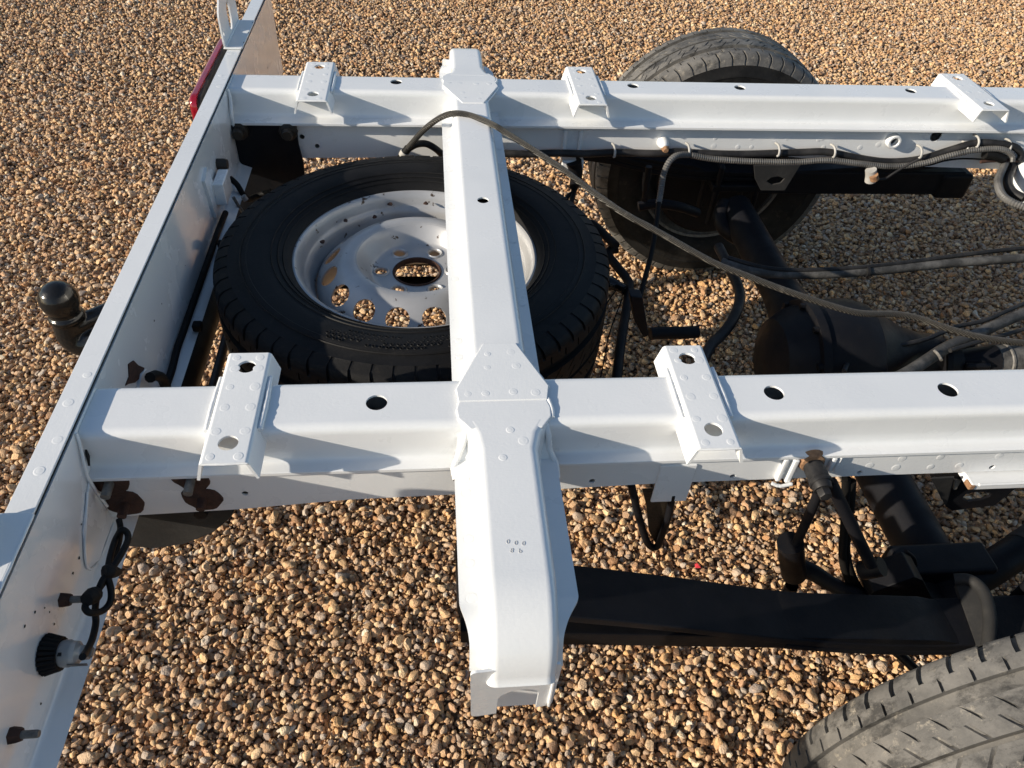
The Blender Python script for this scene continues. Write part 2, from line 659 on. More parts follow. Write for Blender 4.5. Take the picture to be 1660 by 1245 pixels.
def build_gravel():
    src = bpy.data.collections.new("pebble_shapes")
    for i in range(14):
        o = bpy.data.objects.new("pebble", pebble_mesh(i))
        src.objects.link(o)
    rg = np.random.default_rng(11)
    pts, scl, rot, tint, idx = [], [], [], [], []
    def inside(x, y):
        # a wide wedge round what the camera sees
        d = y + 0.35
        return (y > -0.15) & (y < 6.6) & (x > -0.62 - 0.47 * d - 0.25) & (x < 0.60 + 0.72 * d + 0.45)
    # base layer: jittered grid, then a scatter of stones lying on top
    for lay, (sp, z0, z1, keep, smin, smax) in enumerate(((0.0112, 0.000, 0.006, 0.97, 0.0050, 0.0095),
                                                         (0.0130, 0.005, 0.014, 0.88, 0.0050, 0.0115),
                                                         (0.0245, 0.011, 0.018, 0.45, 0.0066, 0.0165),
                                                         (0.0088, 0.003, 0.011, 0.85, 0.0020, 0.0042))):
        xs = np.arange(-5.0, 7.0, sp); ys = np.arange(-0.4, 6.8, sp * 0.9)
        X, Y = np.meshgrid(xs, ys)
        X = X + (np.arange(len(ys)) % 2)[:, None] * sp * 0.5
        X = X.ravel() + rg.uniform(-0.42, 0.42, X.size) * sp
        Y = Y.ravel() + rg.uniform(-0.42, 0.42, Y.size) * sp
        k = inside(X, Y) & (rg.random(X.size) < keep)
        if lay == 0:
            k &= (Y < 3.2)
        if lay == 3:
            k &= (Y < 2.1)
        X, Y = X[k], Y[k]
        n = len(X)
        s = smin + (smax - smin) * rg.beta(1.5, 2.6, n)
        pts.append(np.stack([X, Y, rg.uniform(z0, z1, n)], 1))
        scl.append(s)
        rot.append(np.stack([rg.normal(0, 0.38, n), rg.normal(0, 0.38, n), rg.uniform(0, 6.283, n)], 1))
        tint.append(rg.random(n)); idx.append(rg.integers(0, 14, n))
    P = np.concatenate(pts); S = np.concatenate(scl); R = np.concatenate(rot); T = np.concatenate(tint); I = np.concatenate(idx)
    me = bpy.data.meshes.new("gravel")
    me.vertices.add(len(P))
    me.vertices.foreach_set("co", P.astype(np.float32).ravel())
    a = me.attributes.new("size", 'FLOAT', 'POINT'); a.data.foreach_set("value", S.astype(np.float32))
    a = me.attributes.new("turn", 'FLOAT_VECTOR', 'POINT'); a.data.foreach_set("vector", R.astype(np.float32).ravel())
    a = me.attributes.new("tint", 'FLOAT', 'POINT'); a.data.foreach_set("value", T.astype(np.float32))
    a = me.attributes.new("pick", 'INT', 'POINT'); a.data.foreach_set("value", I.astype(np.int32))
    me.update()
    o = bpy.data.objects.new("gravel", me); COL.objects.link(o)
    o["kind"] = "stuff"
    me.materials.append(M_PEBBLE)
    ng = bpy.data.node_groups.new("scatter_pebbles", 'GeometryNodeTree')
    ng.interface.new_socket("Geometry", in_out='INPUT', socket_type='NodeSocketGeometry')
    ng.interface.new_socket("Geometry", in_out='OUTPUT', socket_type='NodeSocketGeometry')
    nn, ll = ng.nodes, ng.links
    gi = nn.new("NodeGroupInput"); go = nn.new("NodeGroupOutput")
    iop = nn.new("GeometryNodeInstanceOnPoints")
    ci = nn.new("GeometryNodeCollectionInfo")
    ci.inputs["Collection"].default_value = src
    ci.inputs["Separate Children"].default_value = True
    ci.inputs["Reset Children"].default_value = True
    m2p = nn.new("GeometryNodeMeshToPoints")
    ll.new(gi.outputs[0], m2p.inputs[0])
    ll.new(m2p.outputs[0], iop.inputs["Points"])
    ll.new(ci.outputs[0], iop.inputs["Instance"])
    iop.inputs["Pick Instance"].default_value = True
    def attr(nm, typ):
        n = nn.new("GeometryNodeInputNamedAttribute"); n.data_type = typ
        n.inputs["Name"].default_value = nm
        return n.outputs["Attribute"]
    ll.new(attr("pick", 'INT'), iop.inputs["Instance Index"])
    e2r = nn.new("FunctionNodeEulerToRotation")
    ll.new(attr("turn", 'FLOAT_VECTOR'), e2r.inputs[0])
    ll.new(e2r.outputs[0], iop.inputs["Rotation"])
    ll.new(attr("size", 'FLOAT'), iop.inputs["Scale"])
    ll.new(iop.outputs[0], go.inputs[0])
    md = o.modifiers.new("scatter", 'NODES'); md.node_group = ng
    return len(P)
print("pebbles", build_gravel())

# ------------------------------------------------------------------ van chassis: the frame
MID = 1.152                      # Y of the vehicle's centre line
TOP = 0.712                      # top of the side rails
chassis = thing("van_chassis", "bare van chassis with white painted frame rails and black axle, standing on gravel", "van chassis", (0.8, MID, 0.0))

def rail_profile(yc, face, zb):
    """Hat-shaped closed tube; face=-1: outer side towards the camera, +1: inner side towards it."""
    inner_f, outer_f = 0.075, 0.061
    fr, bk = (outer_f, inner_f) if face < 0 else (inner_f, outer_f)
    zf = 0.656
    pts = [(-0.054, zb), (-0.054, zf - 0.006), (-fr, zf - 0.006), (-fr, zf), (-0.043, zf + 0.001), (-0.0415, TOP), (0.0415, TOP),
           (0.043, zf + 0.001), (bk, zf), (bk, zf - 0.006), (0.054, zf - 0.006), (0.054, zb)]
    rad = [0.0, 0.0015, 0.0012, 0.0012, 0.008, 0.0125, 0.0125, 0.008, 0.0012, 0.0012, 0.0015, 0.0]
    return [(yc + u, z) for u, z in fillet(pts, rad, 5, True)]

def make_rail(yc, face, bottoms, top_holes, web_holes, web_y):
    secs = []
    for x, zb in bottoms:
        secs.append([(x, y, z) for y, z in rail_profile(yc, face, zb)])
    V, F = loft(secs, closed=True)
    o = link("frame_rail", mesh_from(V, F, 32), M_WHITE, chassis)
    solidify(o, 0.003)
    cs = [vf_cyl((x, y, TOP), (0, 0, 1), r, 0.05, 28) for x, y, r in top_holes]
    cs += [vf_cyl((x, web_y, z), (0, 1, 0), r, 0.02, 20) for x, z, r in web_holes]
    cut(o, cs)
    return o

near_bot = [(-0.4172, 0.572), (-0.26, 0.578), (-0.12, 0.590), (0.10, 0.595), (0.30, 0.602), (0.6, 0.603), (1.4, 0.603), (3.0, 0.603)]
far_bot = [(-0.4172, 0.566), (-0.20, 0.568), (0.02, 0.571), (0.20, 0.580), (0.42, 0.589), (0.77, 0.583), (1.0, 0.560), (1.35, 0.550), (3.0, 0.55)]
rail_near = make_rail(0.674, -1, near_bot,
                      [(-0.077, 0.674, 0.0132), (0.433, 0.675, 0.0132), (0.672, 0.673, 0.0132), (1.084, 0.674, 0.0132)],
                      [(x, z, r) for (x, y, z), r in zip([(-0.245, 0.620, 0.610), (0.197, 0.620, 0.611), (0.387, 0.620, 0.611), (0.565, 0.620, 0.610), (0.756, 0.620, 0.612)], (0.0042, 0.0042, 0.0042, 0.0042, 0.0042))], 0.620)
rail_far = make_rail(1.630, 1, far_bot,
                     [(-0.077, 1.638, 0.0125), (0.439, 1.638, 0.0125), (0.682, 1.637, 0.0125), (1.084, 1.635, 0.0125), (1.5, 1.635, 0.0125)],
                     [(x, z, r) for (x, y, z), r in zip([(-0.260, 1.576, 0.645), (-0.280, 1.576, 0.616), (-0.251, 1.576, 0.595), (1.152, 1.576, 0.632), (1.051, 1.576, 0.621)], (0.005, 0.0055, 0.005, 0.0135, 0.009))], 1.576)

for x, y, z in [(-0.376, 0.625, 0.656), (-0.314, 0.625, 0.656), (-0.198, 0.627, 0.656), (0.012, 0.626, 0.656), (0.283, 0.624, 0.656), (0.372, 0.624, 0.656), (0.455, 0.627, 0.656), (0.539, 0.625, 0.656), (0.619, 0.625, 0.656), (0.709, 0.625, 0.656), (0.724, 0.624, 0.656), (0.778, 0.626, 0.656)]:
    spot_weld(rail_near, (x, min(max(y, 0.619), 0.628), 0.6562))
for x, y, z in [(0.615, 0.620, 0.637), (0.669, 0.620, 0.637), (0.754, 0.620, 0.636), (0.614, 0.620, 0.618), (0.664, 0.620, 0.617), (0.705, 0.620, 0.618), (0.574, 0.620, 0.624)]:
    spot_weld(rail_near, (x, 0.6198, z), (0, -1, 0))
for x, y, z in [(0.380, 1.580, 0.656), (0.593, 1.581, 0.656), (0.715, 1.583, 0.656), (0.770, 1.584, 0.656), (0.858, 1.580, 0.656), (1.025, 1.581, 0.656), (1.114, 1.583, 0.656), (1.182, 1.582, 0.656)]:
    spot_weld(rail_far, (x, min(max(y, 1.562), 1.582), 0.6562))
for x, y, z in [(0.631, 1.575, 0.603), (0.688, 1.575, 0.601), (0.720, 1.575, 0.601), (0.714, 1.575, 0.622), (0.630, 1.575, 0.622), (0.798, 1.575, 0.623), (0.891, 1.575, 0.602), (0.873, 1.575, 0.620), (0.979, 1.575, 0.602), (1.021, 1.575, 0.610), (1.098, 1.575, 0.603), (0.881, 1.575, 0.623)]:
    spot_weld(rail_far, (x, 1.5758, z), (0, -1, 0))

# ---- rear cross beam (left in the picture)
def make_beam():
    y0, y1 = 0.06, 2.195
    parts = []
    top = vf_prism([(-0.4488, 0.7195), (-0.4488, 0.7225), (-0.4196, 0.7225), (-0.4196, 0.7195)], 'Y', y0, y1)
    def c_face(pts, rad, a, b):
        q = fillet(pts, rad, 5)
        inner = [(x - 0.0028, z - 0.001) for x, z in q][::-1]
        return vf_prism(q + inner, 'Y', a, b)
    face = c_face([(-0.4175, 0.7172), (-0.4175, 0.560), (-0.3935, 0.5505)], [0, 0.012, 0], y0, 1.60)
    face2 = c_face([(-0.4175, 0.7172), (-0.4175, 0.580), (-0.4150, 0.507)], [0, 0.03, 0], 1.6005, y1)
    skin = vf_prism([(-0.4465, 0.7190), (-0.4435, 0.7190), (-0.4435, 0.555), (-0.4465, 0.555)], 'Y', y0, y1)
    V, F = join_meshes([top, face, face2, skin])
    me = mesh_from(V, F, 35)
    bm = bmesh.new(); bm.from_mesh(me)
    es = [e for e in bm.edges if len(e.link_faces) == 2 and e.calc_face_angle(0) > 1.2 and min(v.co.z for v in e.verts) > 0.7192]
    bmesh.ops.bevel(bm, geom=es, offset=0.0009, segments=2, profile=0.5, affect='EDGES')
    bm.to_mesh(me); bm.free(); finish(me, 35)
    return link("rear_beam", me, M_BEAM, chassis)
beam = make_beam()
for x, y, z in [(-0.438, 1.748, 0.723), (-0.437, 1.631, 0.723), (-0.430, 1.576, 0.723), (-0.427, 0.723, 0.723), (-0.436, 0.675, 0.723), (-0.424, 0.616, 0.723), (-0.433, 0.571, 0.723)]:
    spot_weld(beam, (min(max(x, -0.440), -0.429), y, 0.7226))
link("gap_shade_filler", mesh_from(*vf_box(-0.4430, -0.4206, 0.07, 2.185, 0.690, 0.7185), smooth=0), M_DARK, beam)  # dark filler added to paint the shade in the gap below the top plate
link("end_plate", box(-0.4430, -0.419, 2.1955, 2.1985, 0.553, 0.721, 0.001), M_BEAM, beam)
bead(beam, [(-0.4160, 0.632 + 0.0, 0.716), (-0.4140, 0.625, 0.70), (-0.4130, 0.610, 0.662), (-0.4120, 0.615, 0.60)], 0.0019)
bead(beam, [(-0.4160, 1.582, 0.716), (-0.4130, 1.575, 0.695), (-0.4120, 1.555, 0.662), (-0.4120, 1.570, 0.60), (-0.4110, 1.572, 0.568)], 0.0036)
bead(beam, [(-0.4155, 0.60, 0.648), (-0.4150, 0.55, 0.612), (-0.4155, 0.536, 0.585), (-0.4160, 0.56, 0.566), (-0.4120, 0.612, 0.570)], 0.0016)
# crumpled plate where the near rail is welded to the beam
pl = prism([(0.615, 0.655), (0.560, 0.625), (0.533, 0.588), (0.560, 0.567), (0.615, 0.572)], 'X', -0.4173, -0.4145, 0.001)
link("joint_plate", pl, M_BEAM, beam)
dk = prism([(0.634, 0.690), (0.631, 0.676), (0.623, 0.668), (0.629, 0.684)], 'X', -0.4155, -0.4132, 0)
link("open_seam", dk, M_DARK, beam)
dk = prism([(1.586, 0.70), (1.580, 0.684), (1.571, 0.668), (1.582, 0.684)], 'X', -0.4155, -0.4132, 0)
link("open_seam", dk, M_DARK, beam)

# plug-like bolts that come through the beam near the camera
def beam_bolt(y, z):
    o = link("bolt", lathe([(0, 0.010), (0.0065, 0.010), (0.0078, 0.007), (0.0088, 0.0), (0.0088, -0.001)], 'X', (-0.4175, y, z), 6, 20), M_RUST, beam)
    s = link("stud", lathe([(0, 0.026), (0.0034, 0.026), (0.0040, 0.024), (0.0040, 0.008)], 'X', (-0.4175, y, z), 10), M_STEEL, beam)
beam_bolt(0.478, 0.613); beam_bolt(0.333, 0.612)
# torn rusty hole and bent tab on the inside of the beam
rp = [(y, z) for x, y, z in [(-0.408, 0.801, 0.669), (-0.408, 0.817, 0.661), (-0.408, 0.824, 0.646), (-0.408, 0.838, 0.628), (-0.408, 0.817, 0.628), (-0.408, 0.798, 0.637), (-0.408, 0.781, 0.651), (-0.408, 0.772, 0.656), (-0.408, 0.790, 0.656)]]
link("rust_hole", prism(rp, 'X', -0.4176, -0.4155, 0.0006), M_RUST, beam)
rp = [(y, z) for x, y, z in [(-0.406, 0.819, 0.634), (-0.407, 0.838, 0.626), (-0.407, 0.841, 0.606), (-0.406, 0.821, 0.591), (-0.406, 0.788, 0.623)]]
link("bent_tab", prism(rp, 'X', -0.4176, -0.4130, 0.001), M_BEAM, beam)
# small box bracket on the inside of the beam, far half
bp = [(-0.400, 1.259, 0.697), (-0.400, 1.298, 0.673), (-0.400, 1.278, 0.618), (-0.400, 1.233, 0.639)]
ys = [p[1] for p in bp]; zs = [p[2] for p in bp]
link("bracket_flange", mesh_from(*vf_prism([(1.285, 0.672), (1.318, 0.682), (1.352, 0.590), (1.300, 0.588)], "X", -0.4178, -0.4115), smooth=0), M_BEAM, beam)
link("box_bracket", box(-0.4130, -0.3930, 1.322, 1.382, 0.600, 0.645, 0.003), M_BEAM, beam)
link("bolt", lathe([(0, 0.020), (0.009, 0.020), (0.011, 0.014), (0.011, 0.0)], 'X', (-0.4175, 1.400, 0.645), 8, 25), M_BROWN, beam)

# small dark chips in the paint of the beam
for (x, y, z) in [(-0.417, 0.440, 0.654), (-0.417, 0.453, 0.640), (-0.417, 0.455, 0.628), (-0.417, 0.420, 0.662), (-0.417, 0.451, 0.610), (-0.417, 0.469, 0.724), (-0.417, 0.534, 0.610), (-0.417, 0.565, 0.632), (-0.417, 0.570, 0.601), (-0.417, 0.553, 0.581), (-0.417, 1.869, 0.676), (-0.417, 1.753, 0.598), (-0.417, 2.007, 0.590), (-0.417, 0.919, 0.648), (-0.417, 0.962, 0.646), (-0.417, 1.096, 0.622), (-0.417, 0.771, 0.628), (-0.417, 0.809, 0.578), (-0.417, 0.513, 0.611), (-0.417, 0.419, 0.534), (-0.417, 0.378, 0.579), (-0.417, 0.348, 0.577)]:
    V, F = vf_lathe([(0, 0.0006), (0.0011, 0.0004), (0.0016, 0.0)], 'X', (0, 0, 0), 6)
    k = rnd.uniform(0.5, 1.25)
    V = [(x + v[0], y + v[1] * k * rnd.uniform(0.7, 1.5), z + v[2] * k * rnd.uniform(0.7, 1.5)) for v in V]
    link("paint_chip", mesh_from(V, F, 0), M_DARK, beam)

# ---- end brackets standing on the beam
def support(y0, y1, h):
    r = 0.022
    base = box(-0.4560, -0.4180, y0, y1, 0.7232, 0.7264, 0.001)
    o = link("support_bracket", base, M_BRUSH, chassis)
    poly = [(y0 + 0.004, 0.725), (y1 - 0.004, 0.725), (y1, 0.738), (y1, 0.725 + h), (y1 - 0.05, 0.765 + h), (y0 + 0.05, 0.765 + h), (y0, 0.725 + h), (y0, 0.738)]
    up = link("upright_plate", mesh_from(*vf_prism(fillet(poly, 0.02, 4, True), 'X', -0.4558, -0.4522), smooth=30), M_BRUSH, o)
    yc = (y0 + y1) / 2
    hole = []
    for k in range(24):
        a = 2 * PI * k / 24
        hole.append((yc + 0.004 + math.cos(a) * 0.017, 0.764 + math.sin(a) * 0.022 + (0.008 if math.sin(a) > 0 else -0.008)))
    cut(up, [vf_prism(hole, 'X', -0.46, -0.43), vf_cyl((-0.446, y0 + 0.012, 0.752), (1, 0, 0), 0.0045, 0.03, 12)])
    bead(o, [(-0.4515, y0 + 0.006, 0.727), (-0.4515, yc, 0.7275), (-0.4515, y1 - 0.006, 0.727)], 0.0025)
    bead(o, [(-0.4178, y0 + 0.003, 0.7248), (-0.4178, yc, 0.7244), (-0.4178, y1 - 0.003, 0.7248)], 0.0020)
    return o
sup = support(1.770, 1.946, 0.07)
for y in (1.80, 1.86, 1.925):
    link("paint_chip", box(-0.4185, -0.4173, y, y + 0.008, 0.7225, 0.7268, 0), M_DARK, sup)
support(0.345, 0.513, 0.035)

# ---- tail lights on the outside of the beam
def tail_light(y0, y1):
    r = 0.03
    def rr(a, b, c, d, x0, x1):
        return mesh_from(*vf_prism(fillet([(a, c), (b, c), (b, d), (a, d)], 0.028, 6, True), 'X', x0, x1), smooth=40)
    o = link("tail_light", rr(y0 + 0.012, y1 - 0.012, 0.575, 0.672, -0.486, -0.4475), M_GASKET, chassis)
    link("gasket", rr(y0 + 0.005, y1 - 0.005, 0.568, 0.680, -0.492, -0.4862), M_HOSE, o)
    me = rr(y0, y1, 0.563, 0.685, -0.507, -0.4922)
    bm = bmesh.new(); bm.from_mesh(me)
    es = [e for e in bm.edges if all(abs(v.co.x + 0.507) < 1e-4 for v in e.verts)]
    bmesh.ops.bevel(bm, geom=es, offset=0.007, segments=3, profile=0.6, affect='EDGES')
    bm.to_mesh(me); bm.free(); finish(me, 40)
    link("lens", me, M_RED, o)
    return o
tail_light(1.602, 1.960)
tail_light(0.190, 0.560)

# ---- middle cross member
def hat_section(fl, l, r, fr, depth, lip=0.006):
    """(x, d) polyline: d is the drop below the top."""
    pts = [(fl, depth + 0.001), (l - 0.004, depth), (l - 0.001, 0.0), (r + 0.001, 0.0), (r + 0.004, depth), (fr, depth + 0.001)]
    return fillet(pts, [0, 0.006, 0.0095, 0.0095, 0.006, 0], 5)

def make_cross_member():
    secs = []
    for y in np.linspace(0.717, 1.587, 9):
        s = hat_section(0.018, 0.0445, 0.1125, 0.139, 0.044)
        secs.append([(x, y, TOP + 0.001 - d) for x, d in s])
    V, F = loft(secs)
    o = link("cross_member", mesh_from(V, F, 32), M_WHITE, chassis)
    solidify(o, 0.003, 1.0)
    cut(o, [vf_cyl((0.081, 1.147, TOP), (0, 0, 1), 0.0098, 0.04, 24)])
    link("shade_backing_plate", box(0.0470, 0.1100, 0.720, 1.584, 0.6640, 0.6665, 0), M_DARK, o)  # added plate, coloured dark for the shade seen through the hole
    return o
cm = make_cross_member()
for y in (0.742, 0.800, 0.835, 0.985, 1.06, 1.20, 1.33, 1.47, 1.515):
    spot_weld(cm, (0.0295, y, TOP - 0.0400))
for y in (0.79, 0.92, 1.09, 1.23, 1.42):
    spot_weld(cm, (0.1285, y, TOP - 0.0400))

def make_arm(mirror, yb):
    """The outer end of the cross member: over the rail, then curving down."""
    secs = []
    # path: straight towards the camera, then an arc down, then straight down
    path = [(0.6345, 0.0, 0), (0.615, 0.0, 0), (0.59, 0.0, 0)] + [(0.59 + (yb - 0.59) * k / 4, 0.0, 0) for k in (1, 2, 3)]
    n = 22
    st = [(y, 0.0, 0.0) for y, _, _ in path]
    def bend(ds):
        y_, d_, out = yb, 0.0, []
        for k in range(n + 1):
            a_ = math.radians(79) * (k / n) ** 1.08
            out.append((y_, d_, a_))
            y_ -= math.cos(a_) * ds; d_ += math.sin(a_) * ds
        return out
    q_ = bend(1.0)
    st += bend(0.080 / (yb - q_[-1][0]))
    y, d, a = st[-1]
    st.append((y - 0.0015, d + 0.006, a)); st.append((y - 0.0055, d + 0.011, a - 0.35))
    for i, (y, d, a) in enumerate(st):
        t = i / (len(st) - 1)
        sm = min(1, max(0, a / 1.17)); sm = sm * sm * (3 - 2 * sm)
        dep = 0.050 - 0.020 * sm
        l = 0.0455; r = 0.1115 - 0.004 * t
        fl = 0.0165 + 0.009 * sm; fr = 0.1435 - 0.022 * sm
        if i == 0: l, r = 0.034, 0.128; fl, fr, dep = 0.0200, 0.1385, 0.046
        if i == 1: l, r = 0.042, 0.117
        s = hat_section(fl, l, r, fr, dep)
        secs.append([(x, y + math.sin(a) * q, TOP + 0.0015 - d - math.cos(a) * q) for x, q in s])
    # head plate lying on the rail
    if mirror:
        secs = [[(x, 2 * MID - y, z) for x, y, z in s] for s in secs]
    V, F = loft(secs)
    o = link("cross_member_end", mesh_from(V, F, 32), M_WHITE, chassis)
    solidify(o, 0.003, 1.0)
    apply_mods(o); o.data.set_sharp_from_angle(angle=math.radians(38))
    ye = st[-1][0] + 0.0075
    ya, yb_ = (ye, ye + 0.003) if not mirror else (2 * MID - ye - 0.003, 2 * MID - ye)
    ep = link("end_plate", mesh_from(*vf_prism(fillet([(0.0245, 0.668), (0.027, 0.553), (0.116, 0.553), (0.1175, 0.660)], [0.006, 0.008, 0.008, 0.006], 3, True), 'Y', ya, yb_), smooth=30), M_WHITE, o)
    arch = [(0.0545, 0.54), (0.0545, 0.590)] + [(0.0765 - math.cos(PI * k / 12) * 0.022, 0.592 + math.sin(PI * k / 12) * 0.019) for k in range(13)] + [(0.0985, 0.590), (0.0985, 0.54)]
    cut(ep, [vf_prism(arch, 'Y', ya - 0.02, yb_ + 0.02)])
    zr = 0.640 - ep.location.z - (world_of(o).z)
    sg = -1.0 if mirror else 1.0
    for v in ep.data.vertices:                       # lean and turn shaped so the plate catches less sun
        v.co.y += sg * (max(0.0, zr - v.co.z) * 0.06 + v.co.x * 0.09)
    # head plate
    hp = [(0.0225, 0.6400), (0.0205, 0.655), (0.024, 0.6695), (0.134, 0.6695), (0.1375, 0.655), (0.1365, 0.640), (0.124, 0.622), (0.036, 0.622)]
    if mirror:
        hp = [(x, 2 * MID - y) for x, y in hp]
    link("head_plate", prism(hp, 'Z', TOP - 0.002, TOP + 0.0042, 0.002), M_WHITE, o)
    # the inside back wall that shows through the arch
    yi = ye + 0.034 if not mirror else 2 * MID - ye - 0.037
    for xa in (0.0285, 0.1105):  # cheeks added to block the sun from the back wall
        link("shading_cheek", box(xa, xa + 0.003, min(yb_ + sg * 0.001, yb_ + sg * 0.040), max(yb_ + sg * 0.001, yb_ + sg * 0.040), 0.560, 0.618, 0.0008), M_WHITE, o)
    link("back_wall", box(0.0310, 0.1120, min(yi, yi + 0.003), max(yi, yi + 0.003), 0.498, 0.640, 0.001), M_WHITE, o)
    return o
arm = make_arm(False, 0.424)
arm_far = make_arm(True, 0.500)
for y in (0.585, 0.565, 0.50, 0.468, 0.425):
    spot_weld(arm, (0.030, y, TOP - 0.0455))
for p in ((0.084, 0.618), (0.072, 0.575), (0.098, 0.60)):
    spot_weld(arm, (p[0], p[1], TOP + 0.0046))
# wrinkled sealant where the arm meets the rail
for m in (0, 1):
    fy = (lambda y: y) if not m else (lambda y: 2 * MID - y)
    par = arm if not m else arm_far
    bead(par, [(0.0335, fy(0.635), TOP), (0.030, fy(0.626), 0.695), (0.022, fy(0.618), 0.672), (0.016, fy(0.606), 0.662), (0.018, fy(0.590), 0.661)], 0.0040)
    bead(par, [(0.1265, fy(0.640), TOP), (0.132, fy(0.628), 0.700), (0.136, fy(0.620), 0.675), (0.143, fy(0.608), 0.662), (0.142, fy(0.588), 0.661)], 0.0040)
    bead(par, [(0.136, fy(0.672), TOP + 0.002), (0.139, fy(0.655), TOP + 0.001), (0.1385, fy(0.640), TOP)], 0.003)
# shrouds of folded sheet between arm and rail
def shroud(x0, x1, fy, par):
    pts = [(x0, fy(0.636), 0.706), (x1, fy(0.634), 0.708), (x1 + 0.002, fy(0.613), 0.664), (x0 - 0.004, fy(0.612), 0.662)]
    V = pts + [(x, y + (0.002 if par is arm else -0.002), z - 0.002) for x, y, z in pts]
    F = [(0, 1, 2, 3), (7, 6, 5, 4), (0, 4, 5, 1), (1, 5, 6, 2), (2, 6, 7, 3), (3, 7, 4, 0)]
    link("shroud", mesh_from(V, F, 0), M_BRUSH, par)
for m, par in ((0, arm), (1, arm_far)):
    fy = (lambda y: y) if not m else (lambda y: 2 * MID - y)
    shroud(0.022, 0.040, fy, par)
    shroud(0.120, 0.134, fy, par)

def gusset(mirror):
    g_ = [(0.060, 0.776), (0.104, 0.776), (0.139, 0.692), (0.1345, 0.668), (0.0235, 0.668), (0.0215, 0.690)]
    if mirror:
        g_ = [(x, 2 * MID - y) for x, y in g_]
    o = link("gusset_plate", prism(g_, 'Z', TOP + 0.0012, TOP + 0.0056, 0.0012), M_BRUSH, chassis)
    w = [(0.036, 0.6795), (0.058, 0.680), (0.093, 0.682), (0.121, 0.680), (0.063, 0.728), (0.101, 0.730), (0.065, 0.754), (0.096, 0.757)]
    for x, y in w:
        spot_weld(o, (x, 2 * MID - y if mirror else y, TOP + 0.0056))
    fy = (lambda y: 2 * MID - y) if mirror else (lambda y: y)
    bead(o, [(0.022, fy(0.690), TOP + 0.001), (0.040, fy(0.733), TOP + 0.001), (0.059, fy(0.777), TOP + 0.002)], 0.0022)
    bead(o, [(0.140, fy(0.692), TOP + 0.001), (0.124, fy(0.732), TOP), (0.105, fy(0.778), TOP + 0.001)], 0.0022)
    return o
gusset(False); gusset(True)

# ---- mounting brackets across the rails
BTOP = 0.7160
def mounting_bracket(x0, x1, y0, y1, drop0, drop1):
    xc = (x0 + x1) / 2; hw = (x1 - x0) / 2
    secs = []
    for y in np.linspace(y0, y1, 15):
        u = (y - y0) / (y1 - y0)
        s = fillet([(-hw - 0.0065, -0.026), (-hw + 0.001, 0.0), (hw - 0.001, 0.0), (hw + 0.0065, -0.026)], [0, 0.0022, 0.0022, 0], 3)
        secs.append([(xc + x, y, BTOP + z) for x, z in s])
    o = link("mounting_bracket", mesh_from(*loft(secs), smooth=30), M_BRUSH, chassis)
    solidify(o, 0.0035, 1.0)
    cut(o, [vf_cyl((xc + 0.000, y0 + 0.030, BTOP), (0, 0, 1), 0.0115, 0.02, 22), vf_cyl((xc, y1 - 0.026, BTOP), (0, 0, 1), 0.0115, 0.02, 22)])
    L_ = y1 - y0
    for u, v in ((-0.016, 0.05), (0.015, 0.05), (-0.017, 0.26), (0.016, 0.26), (-0.014, 0.47), (0.016, 0.47), (-0.014, 0.66), (0.016, 0.66),
                 (-0.014, 0.84), (0.015, 0.84), (-0.015, 0.95), (0.014, 0.95)):
        spot_weld(o, (xc + u, y0 + v * L_, BTOP + 0.0036))
    bead(o, [(x0 - 0.0055, y0 + 0.055, TOP + 0.001), (x0 - 0.006, (y0 + y1) / 2, TOP + 0.002), (x0 - 0.005, y1 - 0.04, TOP + 0.001)], 0.0030)
    bead(o, [(x1 + 0.0055, y0 + 0.055, TOP + 0.001), (x1 + 0.007, (y0 + y1) / 2, TOP + 0.002), (x1 + 0.006, y1 - 0.04, TOP + 0.001)], 0.0034)
    bead(o, [(x0 - 0.001, y0 + 0.0005, BTOP + 0.001), (xc, y0 - 0.0005, BTOP + 0.0015), (x1 + 0.001, y0 + 0.0005, BTOP + 0.001)], 0.0014)
    return o
for x0, x1 in ((-0.2665, -0.2165), (0.306, 0.3565), (1.198, 1.252)):
    mounting_bracket(x0, x1, 0.577, 0.762, 0, 0)
    mounting_bracket(x0 - 0.004, x1 + 0.003, 1.524, 1.719, 0, 0)

# ---- rust patches and bolts on the web of the near rail
def rust_patch(x, z, r, stud, half=False):
    y = 0.6200
    V, F = vf_lathe([(0, -0.0022), (r * 0.8, -0.0022), (r * 0.98, -0.0012), (r, 0.0)], 'Y', (x, y, z), 26)
    f1, f2, f3 = (rnd.uniform(0, 6.28) for _ in range(3))
    W = []
    for vx, vy, vz in V:
        a = math.atan2(vz - z, vx - x)
        k = 1 + 0.06 * math.sin(2 * a + f1) + 0.05 * math.sin(3 * a + f2) + 0.03 * math.sin(7 * a + f3)
        W.append((x + (vx - x) * k, vy, min(z + (vz - z) * k, 0.649)))
    V = W
    o = link("rust_washer", mesh_from(V, F, 40), M_RUST, rail_near)
    link("bolt", tube([(x, y, z), (x, y - stud * 0.6, z - 0.001), (x, y - stud, z - 0.002)], 0.0056, 12), M_STEEL if half else M_RUST, rail_near)
rust_patch(-0.392, 0.599, 0.0235, 0.020)
rust_patch(-0.298, 0.603, 0.0235, 0.016)
rust_patch(-0.398, 0.641, 0.0225, 0.022, True)
rust_patch(-0.303, 0.642, 0.0225, 0.022, True)

